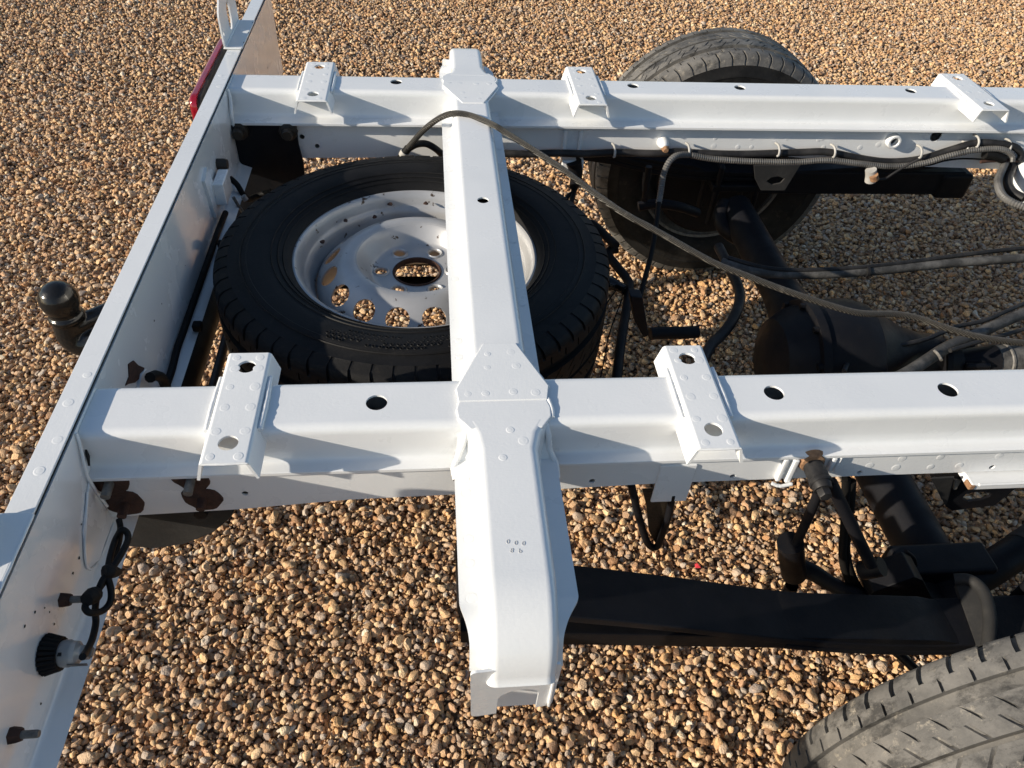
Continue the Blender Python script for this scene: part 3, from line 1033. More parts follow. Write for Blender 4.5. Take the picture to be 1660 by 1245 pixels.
# ---- tow bar: square tube, side plates, neck
TOWZ = 0.40
tow = link("tow_bar", tube([(-0.468, 0.80, TOWZ), (-0.468, 1.2, TOWZ), (-0.468, 1.56, TOWZ)], 0.034, 24), M_BLACK, chassis)
pp = [(-0.490, 0.56), (-0.490, 0.46)] + [(x, z) for x, y, z in [(-0.445, 0.645, 0.474), (-0.399, 0.645, 0.463), (-0.356, 0.645, 0.471), (-0.314, 0.645, 0.494), (-0.286, 0.645, 0.524)]] + [(-0.262, 0.565)]
link("side_plate", prism(fillet(pp, 0.01, 3, True), 'Y', 0.645, 0.653, 0.001), M_GRIT, tow)
pp = [(-0.490, 0.60), (-0.490, 0.36), (-0.40, 0.36), (-0.30, 0.43)] + [(x, z) for x, y, z in [(-0.286, 1.562, 0.509), (-0.283, 1.562, 0.561), (-0.288, 1.562, 0.603), (-0.286, 1.562, 0.654)]] + [(-0.39, 0.648)]
link("side_plate", prism(pp, 'Y', 1.562, 1.570, 0.001), M_BLACK, tow)
for x, y, z in [(-0.404, 1.560, 0.636), (-0.304, 1.560, 0.636)]:
    link("bolt", lathe([(0, -0.026), (0.010, -0.026), (0.012, -0.022), (0.012, -0.010), (0.019, -0.008), (0.020, 0.0)], 'Y', (x, 1.562, z), 10, 25), M_BROWN, tow)
link("bolt", lathe([(0, -0.010), (0.009, -0.010), (0.010, 0.0)], 'Y', (-0.316, 0.645, 0.548), 6, 25), M_BLACK, tow)
# sensor wire and clutter in the dark far corner
link("wire_bundle", tube([(-0.414, 1.450, 0.588), (-0.402, 1.450, 0.572), (-0.389, 1.450, 0.540), (-0.382, 1.500, 0.517), (-0.348, 1.500, 0.529)], 0.006, 8), M_CORD, tow)
link("wire_end", tube([(-0.401, 1.400, 0.573), (-0.395, 1.400, 0.554), (-0.389, 1.400, 0.540)], 0.0035, 6), M_STEEL, tow)
link("bright_clip", tube([(-0.387, 1.420, 0.564), (-0.383, 1.420, 0.555)], 0.006, 8), M_CLIP, tow)

# wire along the lower lip of the beam
link("beam_wire", tube([(max(x, -0.4090), y, z + (0.004 if x < -0.409 else 0)) for x, y, z in [(-0.409, 1.353, 0.566), (-0.416, 1.293, 0.566), (-0.424, 1.245, 0.566), (-0.425, 1.196, 0.566), (-0.419, 1.139, 0.566), (-0.413, 1.089, 0.566), (-0.411, 1.035, 0.566), (-0.414, 1.006, 0.566), (-0.415, 0.980, 0.566), (-0.413, 0.943, 0.566), (-0.408, 0.900, 0.566), (-0.404, 0.852, 0.575)]], 0.0058, 9), M_CORD, beam)
link("cable_clip", box(*[v for v in (-0.400, -0.385, 1.000, 1.016, 0.556, 0.570)], 0.003), M_CORD, beam)
link("cable_clip", box(-0.402, -0.386, 1.232, 1.248, 0.560, 0.574, 0.003), M_CORD, beam)
link("cable_end", tube([(-0.395, 0.800, 0.644), (-0.395, 0.817, 0.632), (-0.395, 0.832, 0.613), (-0.395, 0.835, 0.595), (-0.395, 0.825, 0.586)], 0.0075, 9), M_CORD, beam)

# ------------------------------------------------------------------ tyres and rims
def tyre_mesh(R, half, rim_r, axis, c, pitches=58, sink=None, slot=0.0072, mats=None):
    """Tread with real grooves, slots and sipes. axis 'Z' (lying) or 'Y' (standing)."""
    fr = [0.0, 0.006, 0.085, 0.17, 0.176, 0.30, 0.494, 0.5, 0.54, 0.585, 0.591, 0.78]
    nS = len(fr)
    cols = []                     # (v, r, kind, shear)
    h = half
    t = 0.80 * h                  # tread edge
    for v, r in ((-0.72 * h, rim_r), (-0.78 * h, rim_r + 0.006), (-0.84 * h, rim_r + 0.010), (-0.93 * h, rim_r + 0.026), (-0.975 * h, rim_r + 0.040),
                 (-1.0 * h, rim_r + 0.058), (-0.985 * h, rim_r + 0.0785), (-0.995 * h, rim_r + 0.080), (-0.985 * h, rim_r + 0.086), (-0.972 * h, rim_r + 0.088)):
        cols.append((v, r, 'N', 0))
    def crown(v):
        return R - 0.004 * (v / t) ** 2
    cols += [(-0.945 * h, R - 0.030, 'N', 0), (-0.940 * h, R - 0.0295, 'S', 0.0), (-0.90 * h, R - 0.014, 'S', 0.0), (-0.855 * h, R - 0.0075, 'S', 0.05), (-t, crown(t) - 0.001, 'S', 0.10)]
    def rib(v0, v1, kinds, sh0, sh1):
        n = len(kinds)
        for i, k in enumerate(kinds):
            u = i / (n - 1)
            v = v0 + (v1 - v0) * u
            cols.append((v, crown(v), k, sh0 + (sh1 - sh0) * u))
    def groove(v0, v1):
        cols.append((v0 + 0.0006, crown(v0) - 0.0090, 'N', 0)); cols.append((v1 - 0.0006, crown(v1) - 0.0090, 'N', 0))
    g1, g2 = 0.555 * h, 0.385 * h
    rib(-0.77 * h, -g1, ['S', 'S', 'N', 'P', 'P', 'P', 'N'], 0.12, 0.16)
    groove(-g1, -g2)
    rib(-g2, -0.035 * h, ['N', 'A', 'A', 'N', 'B', 'B', 'N'], 0.9, 0.0)
    groove(-0.035 * h, 0.035 * h)
    rib(0.035 * h, g2, ['N', 'B', 'B', 'N', 'A', 'A', 'N'], 0.0, 0.9)
    groove(g2, g1)
    rib(g1, 0.77 * h, ['N', 'P', 'P', 'P', 'N', 'S', 'S'], 0.16, 0.12)
    cols += [(t, crown(t) - 0.001, 'S', 0.10), (0.855 * h, R - 0.0075, 'S', 0.05), (0.90 * h, R - 0.014, 'S', 0.0), (0.940 * h, R - 0.0295, 'S', 0.0), (0.945 * h, R - 0.030, 'N', 0)]
    for v, r in ((0.972 * h, rim_r + 0.088), (0.985 * h, rim_r + 0.086), (0.995 * h, rim_r + 0.080), (0.985 * h, rim_r + 0.0785), (1.0 * h, rim_r + 0.058), (0.975 * h, rim_r + 0.040),
                 (0.93 * h, rim_r + 0.026), (0.84 * h, rim_r + 0.010), (0.78 * h, rim_r + 0.006), (0.72 * h, rim_r)):
        cols.append((v, r, 'N', 0))
    def dep(kind, j):
        f = fr[j]
        if kind == 'S' and 0.005 < f < 0.172: return slot
        if kind == 'P' and 0.499 < f < 0.587: return 0.0055
        if kind == 'A' and (0.499 < f < 0.587): return 0.0045
        if kind == 'B' and (0.005 < f < 0.09): return 0.0045
        return 0.0
    nA = pitches * nS
    V = np.zeros((len(cols), nA, 3)); p = 2 * PI / pitches
    base = np.array([(q + f) * p for q in range(pitches) for f in fr])
    for ci, (v, r, kind, sh) in enumerate(cols):
        d = np.tile([dep(kind, j) for j in range(nS)], pitches)
        a = base + sh * p
        rr = r - d
        V[ci, :, 0] = np.cos(a) * rr; V[ci, :, 1] = np.sin(a) * rr; V[ci, :, 2] = v
    V = V.reshape(-1, 3)
    if axis == 'Y':
        V = np.stack([V[:, 0], V[:, 2], V[:, 1]], 1)
    V = V + np.array(c)
    if sink is not None:
        V[:, 2] = np.maximum(V[:, 2], sink)
    F = []
    for ci in range(len(cols) - 1):
        o0, o1 = ci * nA, (ci + 1) * nA
        for k in range(nA):
            l = (k + 1) % nA
            F.append((o0 + k, o0 + l, o1 + l, o1 + k))
    me = bpy.data.meshes.new("tyre")
    me.from_pydata(V.tolist(), [], F)
    if axis == 'Y':
        me.flip_normals()
    me.flip_normals()
    me.materials.append(mats[0]); me.materials.append(mats[1])
    nC = len(cols) - 1
    idx = np.zeros((nC, nA), dtype=np.int32)
    idx[:10, :] = 1; idx[nC - 10:, :] = 1
    me.polygons.foreach_set("material_index", idx.ravel())
    finish(me, 34)
    return me

# ---- spare wheel, lying flat under the frame
SPX, SPY, SPZ = -0.035, 1.152, 0.520
spare = thing("spare_wheel", "silver steel wheel with black tyre lying flat under the white cross member", "spare wheel", (SPX, SPY, 0.41))
link("tyre", tyre_mesh(0.349, 0.112, 0.208, 'Z', (SPX, SPY, SPZ), 64, None, 0.0045, (M_TYRE_SPARE, M_TYRE_SPARE)), M_TYRE_SPARE, spare)
def spare_rim():
    # barrel and lip, measured up from the mid plane of the tyre
    prof = [(0.205, 0.070), (0.213, 0.078), (0.2165, 0.083), (0.2160, 0.087), (0.2120, 0.0885), (0.2080, 0.086), (0.2035, 0.076), (0.2010, 0.066), (0.1975, 0.060), (0.1925, 0.056), (0.1905, 0.046),
            (0.1865, 0.036), (0.1830, 0.028), (0.1820, -0.01), (0.178, -0.05), (0.195, -0.072), (0.210, -0.083)]
    o = link("rim", lathe(prof, 'Z', (SPX, SPY, SPZ), 96, 50), M_SILVER, spare)
    md = solidify(o, 0.0025, 0.0)
    apply_mods(o); finish(o.data, 50)
    d = [(0.0405, 0.046), (0.0460, 0.046), (0.072, 0.0475), (0.080, 0.0485), (0.0860, 0.053), (0.0930, 0.064), (0.1010, 0.0755), (0.1060, 0.0800), (0.1075, 0.0800), (0.1090, 0.0815), (0.118, 0.0835), (0.128, 0.0815),
         (0.138, 0.0755), (0.150, 0.0655), (0.162, 0.055), (0.172, 0.0465), (0.178, 0.038), (0.1815, 0.028)]
    disc = link("wheel_disc", lathe(d, 'Z', (SPX, SPY, SPZ), 128, 60), M_SILVER, o)
    solidify(disc, 0.0035, -1.0)
    cs = []
    for k in range(16):
        a = math.radians(11 + 22.5 * k)
        u = Vector((math.cos(a), math.sin(a), 0))
        nrm = (Vector((0, 0, 1)) * 0.75 + u * 0.66).normalized()
        V, F = vf_cyl((SPX + u.x * 0.1565, SPY + u.y * 0.1565, SPZ + 0.060), nrm, 0.0205, 0.07, 24)
        cs.append((V, F))
    for k in range(6):
        a = math.radians(30 * 0 + 60 * k + 0)
        cs.append(vf_cyl((SPX + math.cos(a) * 0.065, SPY + math.sin(a) * 0.065, SPZ + 0.047), (0, 0, 1), 0.0105, 0.03, 18))
    cut(disc, cs)
    for k in range(6):
        a = math.radians(60 * k)
        px_, py_ = SPX + math.cos(a) * 0.065, SPY + math.sin(a) * 0.065
        link("bolt_seat", lathe([(0.0105, 0.0440), (0.0108, 0.0485), (0.0135, 0.0500), (0.0160, 0.0470)], 'Z', (px_, py_, SPZ), 18, 60), M_SILVER, disc)
    link("hub_rim", lathe([(0.0402, 0.038), (0.0402, 0.0475), (0.0425, 0.0485), (0.0445, 0.0465)], 'Z', (SPX, SPY, SPZ), 40, 60), M_RUST, disc)
    return o
rim = spare_rim()
for px_, py_, pz_ in [(-0.087, 1.335, 0.596), (-0.018, 1.338, 0.596), (-0.117, 1.306, 0.585), (-0.170, 1.282, 0.592), (-0.205, 1.206, 0.595)]:
    V, F = vf_lathe([(0, 0.0022), (0.0035, 0.0018), (0.0048, 0.0)], 'Z', (0, 0, 0), 7)
    V = [(px_ + v[0] * rnd.uniform(0.7, 1.4), py_ + v[1] * rnd.uniform(0.9, 1.8), pz_ + v[2]) for v in V]
    link("tar_spot", mesh_from(V, F, 0), M_RUST, rim)
for k in range(34):
    a = math.radians(rnd.uniform(172, 280))
    w_ = rnd.uniform(0.006, 0.022)
    pts = [(SPX + math.cos(a + t * w_ * 2.2) * 0.2135, SPY + math.sin(a + t * w_ * 2.2) * 0.2135, SPZ + 0.0868 + rnd.uniform(0, 0.0008)) for t in (-1, 0, 1)]
    link("paint_chip", tube(pts, rnd.uniform(0.0010, 0.0019), 6, sub=3), M_DARK, rim)
# raised moulding on the sidewall of the spare
ribs = []
for rr_, zz in ((0.228, 0.1015), (0.236, 0.1065), (0.247, 0.1098), (0.298, 0.1105)):
    ribs.append(vf_lathe([(rr_ - 0.0012, zz - 0.0006), (rr_, zz + 0.0009), (rr_ + 0.0012, zz - 0.0006)], 'Z', (SPX, SPY, SPZ), 96))
link("sidewall_moulding", mesh_from(*join_meshes(ribs), smooth=60), M_TYRE_SPARE, spare)
stud = []
for k in range(26):
    for j in range(4):
        a = math.radians(-118 + k * 2.1 + (j % 2) * 1.05)
        r_ = 0.262 + j * 0.008
        if (k // 3 + j) % 4 == 0:
            continue
        stud.append(vf_lathe([(0.0019, 0.0003), (0.0028, 0.0007), (0.0036, -0.001)], 'Z', (SPX + math.cos(a) * r_, SPY + math.sin(a) * r_, SPZ + 0.1115), 8))
o = link("sidewall_stipple", mesh_from(*join_meshes(stud), smooth=60), M_TYRE_SPARE, spare)
o["kind"] = "stuff"

# spare wheel carrier under it
car = link("spare_carrier", box(-0.40, 0.36, *[round(p[1], 3) for p in [(-0.035, 1.329, 0.410), (-0.035, 1.355, 0.410)]], 0.395, 0.410, 0.003), M_BLACK, chassis)
link("carrier_rail", tube([(-0.405, 0.70, 0.40), (-0.408, 1.10, 0.40), (-0.412, 1.55, 0.40)], 0.0085, 10), M_HOSE, car)
link("carrier_tube", tube([(-0.405, 0.80, 0.395), (-0.05, 0.83, 0.392), (0.30, 0.83, 0.395)], 0.010, 10), M_BLACK, car)
# cranked rods of the carrier to the right of the spare
link("cranked_rod", tube([(0.323, 1.427, 0.460), (0.332, 1.457, 0.460), (0.346, 1.480, 0.460), (0.360, 1.469, 0.460), (0.377, 1.429, 0.460), (0.393, 1.390, 0.460)], 0.0098, 10), M_SATIN, car)
link("cranked_rod", tube([(0.402, 1.408, 0.440), (0.386, 1.405, 0.440), (0.377, 1.386, 0.440), (0.389, 1.342, 0.440), (0.403, 1.290, 0.440), (0.399, 1.258, 0.440), (0.377, 1.181, 0.440), (0.353, 1.101, 0.440), (0.321, 0.981, 0.440)], 0.0098, 10), M_SATIN, car)
link("rod_knob", tube([(0.348, 1.269, 0.450), (0.360, 1.267, 0.450), (0.373, 1.258, 0.450), (0.386, 1.245, 0.450)], [0.014, 0.016, 0.011, 0.012], 12), M_PLASTIC, car)
link("latch", prism([(x, z) for x, y, z in [(0.331, 1.030, 0.599), (0.354, 1.030, 0.595), (0.380, 1.030, 0.508), (0.371, 1.030, 0.503), (0.347, 1.030, 0.544)]], 'Y', 1.03, 1.055, 0.003), M_SATIN, car)
link("roller", tube([(0.413, 1.116, 0.440), (0.433, 1.118, 0.440), (0.483, 1.118, 0.440), (0.510, 1.120, 0.440)], 0.0125, 14), M_SATIN, car)
link("curved_hose", tube([(0.650, 1.446, 0.420), (0.651, 1.360, 0.420), (0.650, 1.292, 0.420), (0.638, 1.242, 0.420), (0.609, 1.187, 0.420), (0.572, 1.138, 0.420), (0.536, 1.101, 0.420), (0.509, 1.057, 0.420)], 0.0112, 12), M_HOSE, car)
for pts in ([(0.377, 1.272, 0.430), (0.350, 1.230, 0.430), (0.327, 1.170, 0.430), (0.306, 1.096, 0.430), (0.285, 1.026, 0.430)], [(0.382, 1.240, 0.430), (0.352, 1.170, 0.430), (0.330, 1.113, 0.430), (0.309, 1.043, 0.430), (0.293, 0.993, 0.430)]):
    link("thin_wire", tube(pts, 0.0014, 6), M_CORD, car)
link("hanger_strap", tube([(0.338, 1.677, 0.500), (0.335, 1.611, 0.500), (0.318, 1.554, 0.500), (0.305, 1.500, 0.500), (0.298, 1.444, 0.500)], [0.012, 0.010, 0.0065, 0.005, 0.005], 8), M_BLACK, car)
link("strap_hook", tube([(0.317, 1.549, 0.500), (0.301, 1.532, 0.500), (0.288, 1.500, 0.500), (0.280, 1.449, 0.500)], 0.005, 8), M_BLACK, car)

# ---- tow ball under its black cover
def ball_cover():
    c = Vector((-0.673, 1.152, 0.512))
    V1 = []
    parts = []
    parts.append(vf_lathe([(0.0001, 0.034), (0.010, 0.0325), (0.019, 0.028), (0.0265, 0.021), (0.0315, 0.012), (0.0338, 0.001), (0.0325, -0.010), (0.0290, -0.019), (0.0255, -0.027),
                           (0.0255, -0.031), (0.0305, -0.035), (0.0310, -0.042), (0.025, -0.047), (0.023, -0.075), (0.0001, -0.078)], 'Z', c, 32))
    parts.append(vf_tube([(-0.674, 1.152, 0.470), (-0.676, 1.150, 0.435), (-0.660, 1.150, 0.415), (-0.610, 1.152, 0.418), (-0.50, 1.152, 0.410)], [0.024, 0.028, 0.030, 0.030, 0.028], 20, sub=6))
    parts.append(vf_tube([(-0.665, 1.150, 0.450), (-0.640, 1.165, 0.455), (-0.600, 1.185, 0.462), (-0.56, 1.20, 0.465), (-0.50, 1.21, 0.465)], [0.018, 0.018, 0.018, 0.020, 0.020], 14, sub=6))
    me = mesh_from(*join_meshes(parts), smooth=0)
    o = link("tow_ball_cover", me, M_PLASTIC)
    md = o.modifiers.new("fuse", 'REMESH'); md.mode = 'VOXEL'; md.voxel_size = 0.0022
    sm = o.modifiers.new("smooth", 'SMOOTH'); sm.iterations = 3; sm.factor = 0.5
    bpy.context.view_layer.update()
    apply_mods(o); finish(o.data, 0)
    o.data.polygons.foreach_set("use_smooth", [True] * len(o.data.polygons)); o.data.update()
    if not o.data.materials:
        o.data.materials.append(M_PLASTIC)
    return tag(o, "glossy black plastic cover over the tow ball sticking out behind the white beam", "tow ball cover")
ball_cover()

# ------------------------------------------------------------------ rear axle
AX, AZ = 0.80, 0.340
axle = link("rear_axle", lathe([(0.0, -0.62), (0.043, -0.62), (0.043, -0.26), (0.046, -0.22), (0.058, -0.15), (0.085, -0.09), (0.095, 0.0), (0.085, 0.09), (0.058, 0.15), (0.046, 0.22),
                                (0.043, 0.26), (0.043, 0.62), (0.0, 0.62)], 'Y', (AX, MID - 0.03, AZ), 36, 40), M_SATIN, chassis)
link("differential", lathe([(0.0, -0.150), (0.045, -0.146), (0.085, -0.128), (0.106, -0.100), (0.112, -0.080), (0.124, -0.078), (0.126, -0.062), (0.118, -0.058), (0.124, -0.03), (0.126, 0.02), (0.118, 0.05),
                            (0.112, 0.056), (0.095, 0.09), (0.070, 0.135), (0.055, 0.18), (0.050, 0.225), (0.0, 0.227)], 'X', (AX, MID - 0.05, AZ + 0.035), 44, 25), M_BLACK, axle)
for k in range(10):
    a = 2 * PI * k / 10
    link("bolt", lathe([(0, -0.010), (0.006, -0.010), (0.007, -0.002), (0.007, 0.0)], 'X', (AX - 0.078, MID - 0.05 + math.cos(a) * 0.117, AZ + 0.035 + math.sin(a) * 0.117), 6, 25), M_BLACK, axle)
# propeller shaft with its joint
ps = link("propeller_shaft", tube([(1.135, 1.085, 0.375), (1.5, 1.085, 0.385), (2.6, 1.085, 0.41)], 0.036, 24), M_GREYROD, chassis)
link("flange", lathe([(0, 0), (0.055, 0), (0.056, 0.012), (0.040, 0.016), (0.036, 0.05), (0.0, 0.05)], 'X', (1.012, 1.090, 0.373), 28), M_BLACK, ps)
link("yoke", tube([(1.055, 1.088, 0.374), (1.09, 1.087, 0.374), (1.14, 1.085, 0.375)], [0.022, 0.030, 0.038], 18), M_BLACK, ps)
link("yoke_ear", box(1.060, 1.115, 1.05, 1.064, 0.352, 0.398, 0.006), M_BLACK, ps)
link("yoke_ear", box(1.060, 1.115, 1.110, 1.124, 0.352, 0.398, 0.006), M_BLACK, ps)
link("seam_ring", lathe([(0.036, -0.004), (0.0385, -0.002), (0.0385, 0.002), (0.036, 0.004)], 'X', (1.165, 1.085, 0.3755), 24), M_STEEL, ps)

# brake pipes and sleeves lying on the axle
pipes = link("brake_cable", tube([(0.613, 1.327, 0.460), (0.659, 1.297, 0.460), (0.716, 1.283, 0.460), (0.804, 1.280, 0.460), (0.889, 1.285, 0.460), (0.978, 1.295, 0.460), (1.132, 1.317, 0.460), (1.320, 1.336, 0.460), (1.547, 1.359, 0.460)], 0.0100, 10), M_GREYROD, chassis)
link("brake_pipe", tube([(0.625, 1.329, 0.470), (0.708, 1.287, 0.470), (0.829, 1.283, 0.470), (0.976, 1.300, 0.470), (1.166, 1.335, 0.470), (1.329, 1.361, 0.470), (1.562, 1.389, 0.470)], 0.0052, 8), M_HOSE, pipes)
link("cable_tie", lathe([(0.0105, -0.003), (0.0125, -0.003), (0.0125, 0.003), (0.0105, 0.003)], 'X', [(0.925, 1.288, 0.461)][0], 14), M_HOSE, pipes)
cab2 = link("brake_cable", tube([(0.859, 0.978, 0.440), (0.897, 0.998, 0.440), (0.946, 1.028, 0.440), (1.001, 1.061, 0.440), (1.079, 1.097, 0.440), (1.162, 1.136, 0.440), (1.264, 1.180, 0.440), (1.501, 1.275, 0.440)], 0.0120, 10), M_GREYROD, chassis)
link("brake_pipe", tube([(0.754, 0.988, 0.450), (0.779, 1.020, 0.450), (0.814, 1.038, 0.450), (0.884, 1.055, 0.450), (0.958, 1.075, 0.450), (1.042, 1.111, 0.450), (1.121, 1.133, 0.450), (1.233, 1.184, 0.450), (1.510, 1.296, 0.450)], 0.0048, 8), M_HOSE, cab2)
link("cable_tie", tube([(0.955, 1.036, 0.455), (0.957, 1.022, 0.455), (0.955, 1.008, 0.455)], 0.0030, 6), M_STEEL, cab2)
link("brake_pipe", tube([(0.987, 1.035, 0.455), (1.065, 1.061, 0.455), (1.143, 1.084, 0.455), (1.246, 1.120, 0.455)], 0.0045, 8), M_HOSE, cab2)

# ---- leaf springs
def leaf_spring(yc, far):
    line = smooth_path([(-0.2, 0, 0.625), (0.0, 0, 0.602), (0.16, 0, 0.563), (0.30, 0, 0.524), (0.48, 0, 0.470), (0.64, 0, 0.438), (0.78, 0, 0.430), (1.0, 0, 0.436), (1.4, 0, 0.480), (2.1, 0, 0.60)], 12)
    lx = [p.x for p in line]; lz = [p.z for p in line]
    def zc(x):
        return float(np.interp(x, lx, lz))
    def blade(x0, x1, drop, th, hw, name, parent, mat):
        secs = []
        for x in np.linspace(x0, x1, 26):
            z = zc(x) - drop
            s = fillet([(-hw, -th), (hw, -th), (hw, 0.0), (-hw, 0.0)], 0.0035, 3, True)
            secs.append([(x, yc + u, z + w) for u, w in s])
        return link(name, mesh_from(*loft(secs, True, True), smooth=30), mat, parent)
    o = blade(0.05, 2.0, 0.0, 0.0145, 0.0370, "leaf_spring", chassis, M_SATIN)
    blade(0.45, 1.45, 0.0158, 0.0125, 0.0365, "lower_leaf", o, M_SATIN)
    secs = []
    for x in np.linspace(0.02, 1.15, 20):
        zb_ = max(0.513 - 0.1445 * x, 0.398)
        ht = 0.030 if x < 0.70 else 0.016
        secs.append([(x, yc + u, zb_ + w) for u, w in fillet([(-0.0345, 0.0), (0.0345, 0.0), (0.0345, ht), (-0.0345, ht)], 0.003, 2, True)])
    link("helper_leaf", mesh_from(*loft(secs, True, True), smooth=30), M_BLACK, o)
    return o
lf = leaf_spring(0.490, False)
lf2 = leaf_spring(2 * MID - 0.490, True)
# clamp pad with a raised half-round rim, on top of the near spring
def clamp_pad(parent):
    A = [Vector(p) for p in [(0.750, 0.547, 0.434), (0.765, 0.540, 0.443), (0.770, 0.519, 0.455), (0.762, 0.490, 0.466), (0.749, 0.464, 0.468), (0.736, 0.444, 0.458), (0.728, 0.437, 0.438)]]
    E = smooth_path(A, 5)
    n = len(E)
    ch = (A[-1] - A[0]); ch.z = 0; ch.normalize()
    for p in E:                                      # one sloping plane that rises away from the flat side
        w = p - A[0]; w.z = 0
        p.z = 0.434 + 0.55 * (w - ch * w.dot(ch)).length
    c = sum(E, Vector()) / n
    V = [tuple(p) for p in E] + [(p.x, p.y, 0.427) for p in E]
    F = [tuple(range(n))]
    F += [(i, n + i, n + (i + 1) % n, (i + 1) % n) for i in range(n)]
    o = link("clamp_pad", mesh_from(V, F, 30), M_GRIT, parent)
    out = [p + Vector((p.x - c.x, p.y - c.y, 0)) * 0.10 + Vector((0, 0, 0.002)) for p in E]
    link("pad_rim", tube(out, 0.0088, 12, raw=True), M_GRIT, o)
clamp_pad(lf)
link("thin_plate", box(0.285, 0.41, 0.462, 0.515, 0.487, 0.4905, 0.001), M_SATIN, lf)
for yc, par in ((0.490, lf), (2 * MID - 0.490, lf2)):
    link("axle_plate", box(AX - 0.07, AX + 0.07, yc - 0.055, yc + 0.055, AZ + 0.040, AZ + 0.060, 0.004), M_BLACK, par)
    for sx in ((0.055,) if par is lf else (-0.055, 0.055)):
        link("u_bolt", tube([(AX + sx, yc - 0.047, 0.28), (AX + sx, yc - 0.047, 0.43), (AX + sx, yc - 0.04, 0.448), (AX + sx, yc + 0.04, 0.448), (AX + sx, yc + 0.047, 0.43), (AX + sx, yc + 0.047, 0.28)], 0.008, 10, sub=4), M_BLACK, par)
    link("eye", lathe([(0.012, -0.04), (0.030, -0.04), (0.030, 0.04), (0.012, 0.04)], 'Y', (0.045, yc, 0.600), 24), M_BLACK, par)

# ---- damper, anti-roll link and perch on the near side
lk = link("damper", tube([(0.501, 0.585, 0.636), (0.546, 0.570, 0.568), (0.597, 0.550, 0.492)], 0.0085, 14), M_SATIN, chassis)
link("damper_eye", tube([(0.601, 0.560, 0.461), (0.607, 0.555, 0.473), (0.616, 0.550, 0.486)], 0.014, 14), M_BLACK, lk)
link("mount_stud", tube([(0.486, 0.622, 0.640), (0.486, 0.605, 0.639), (0.487, 0.588, 0.637), (0.487, 0.574, 0.635)], [0.012, 0.0135, 0.0140, 0.0115], 16), M_HOSE, lk)
link("stud_ring", lathe([(0.0135, -0.003), (0.0152, -0.001), (0.0152, 0.002), (0.0135, 0.004)], 'Y', (0.487, 0.584, 0.637), 18), M_HOSE, lk)
link("stud_nut", lathe([(0, -0.012), (0.0075, -0.012), (0.009, -0.009), (0.009, 0.0), (0.0, 0.0)], 'Y', (0.487, 0.575, 0.634), 6, 25), M_HOSE, lk)
link("rust_ring", lathe([(0.010, -0.006), (0.0155, -0.005), (0.018, 0.0), (0.019, 0.004)], 'Y', (0.485, 0.616, 0.642), 20), M_RUST2, lk)
ar = link("anti_roll_link", tube([(0.494, 0.588, 0.615), (0.502, 0.592, 0.542), (0.509, 0.596, 0.459)], 0.0066, 12), M_SATIN, chassis)
link("link_bush", tube([(0.500, 0.598, 0.482), (0.515, 0.598, 0.441), (0.532, 0.598, 0.398)], 0.0190, 16), M_BLACK, ar)
link("link_nut", lathe([(0, -0.05), (0.009, -0.05), (0.011, -0.046), (0.011, -0.02)], 'Z', [(0.540, 0.598, 0.383)][0], 6, 25), M_BLACK, ar)
link("anti_roll_bar", tube([(0.547, 0.619, 0.385), (0.570, 0.606, 0.385), (0.589, 0.587, 0.385), (0.616, 0.567, 0.385), (0.658, 0.560, 0.370), (0.733, 0.552, 0.350)], [0.015, 0.0135, 0.012, 0.012, 0.012, 0.012], 12), M_BLACK, ar)
link("brake_hose", tube([(0.550, 0.620, 0.599), (0.563, 0.615, 0.557), (0.574, 0.600, 0.504), (0.585, 0.590, 0.456), (0.605, 0.585, 0.412), (0.633, 0.580, 0.366)], 0.0062, 8), M_CORD, ar)
link("brake_hose", tube([(0.561, 0.620, 0.592), (0.573, 0.615, 0.549), (0.584, 0.605, 0.496), (0.593, 0.595, 0.456), (0.613, 0.585, 0.412), (0.644, 0.580, 0.365)], 0.0062, 8), M_CORD, ar)
perch = link("spring_perch", prism([(x, z) for x, y, z in [(0.634, 0.600, 0.395), (0.637, 0.600, 0.407), (0.685, 0.600, 0.445), (0.705, 0.600, 0.432), (0.742, 0.600, 0.381), (0.780, 0.600, 0.365), (0.816, 0.600, 0.357), (0.844, 0.600, 0.310), (0.721, 0.600, 0.310), (0.675, 0.600, 0.319)]], 'Y', 0.555, 0.600, 0.003), M_BLACK, axle)
link("perch_channel", box(0.700, 0.86, 0.585, 0.640, 0.335, 0.402, 0.006), M_BLACK, axle)
link("perch_lip", tube([(0.695, 0.602, 0.441), (0.718, 0.602, 0.419), (0.744, 0.602, 0.378), (0.777, 0.602, 0.364)], 0.0030, 8), M_SATIN, axle)
link("torque_rod", tube([(0.804, 0.580, 0.360), (0.864, 0.604, 0.370), (0.927, 0.631, 0.380), (1.023, 0.672, 0.390)], [0.026, 0.027, 0.027, 0.027], 18), M_BLACK, axle)
link("torque_sleeve", tube([(0.930, 0.631, 0.380), (0.948, 0.640, 0.380), (0.997, 0.662, 0.385)], 0.029, 18), M_GRIT, axle)
link("brake_pipe", tube([(0.756, 0.567, 0.200), (0.772, 0.541, 0.200), (0.783, 0.519, 0.200)], 0.008, 8), M_BLACK, axle)

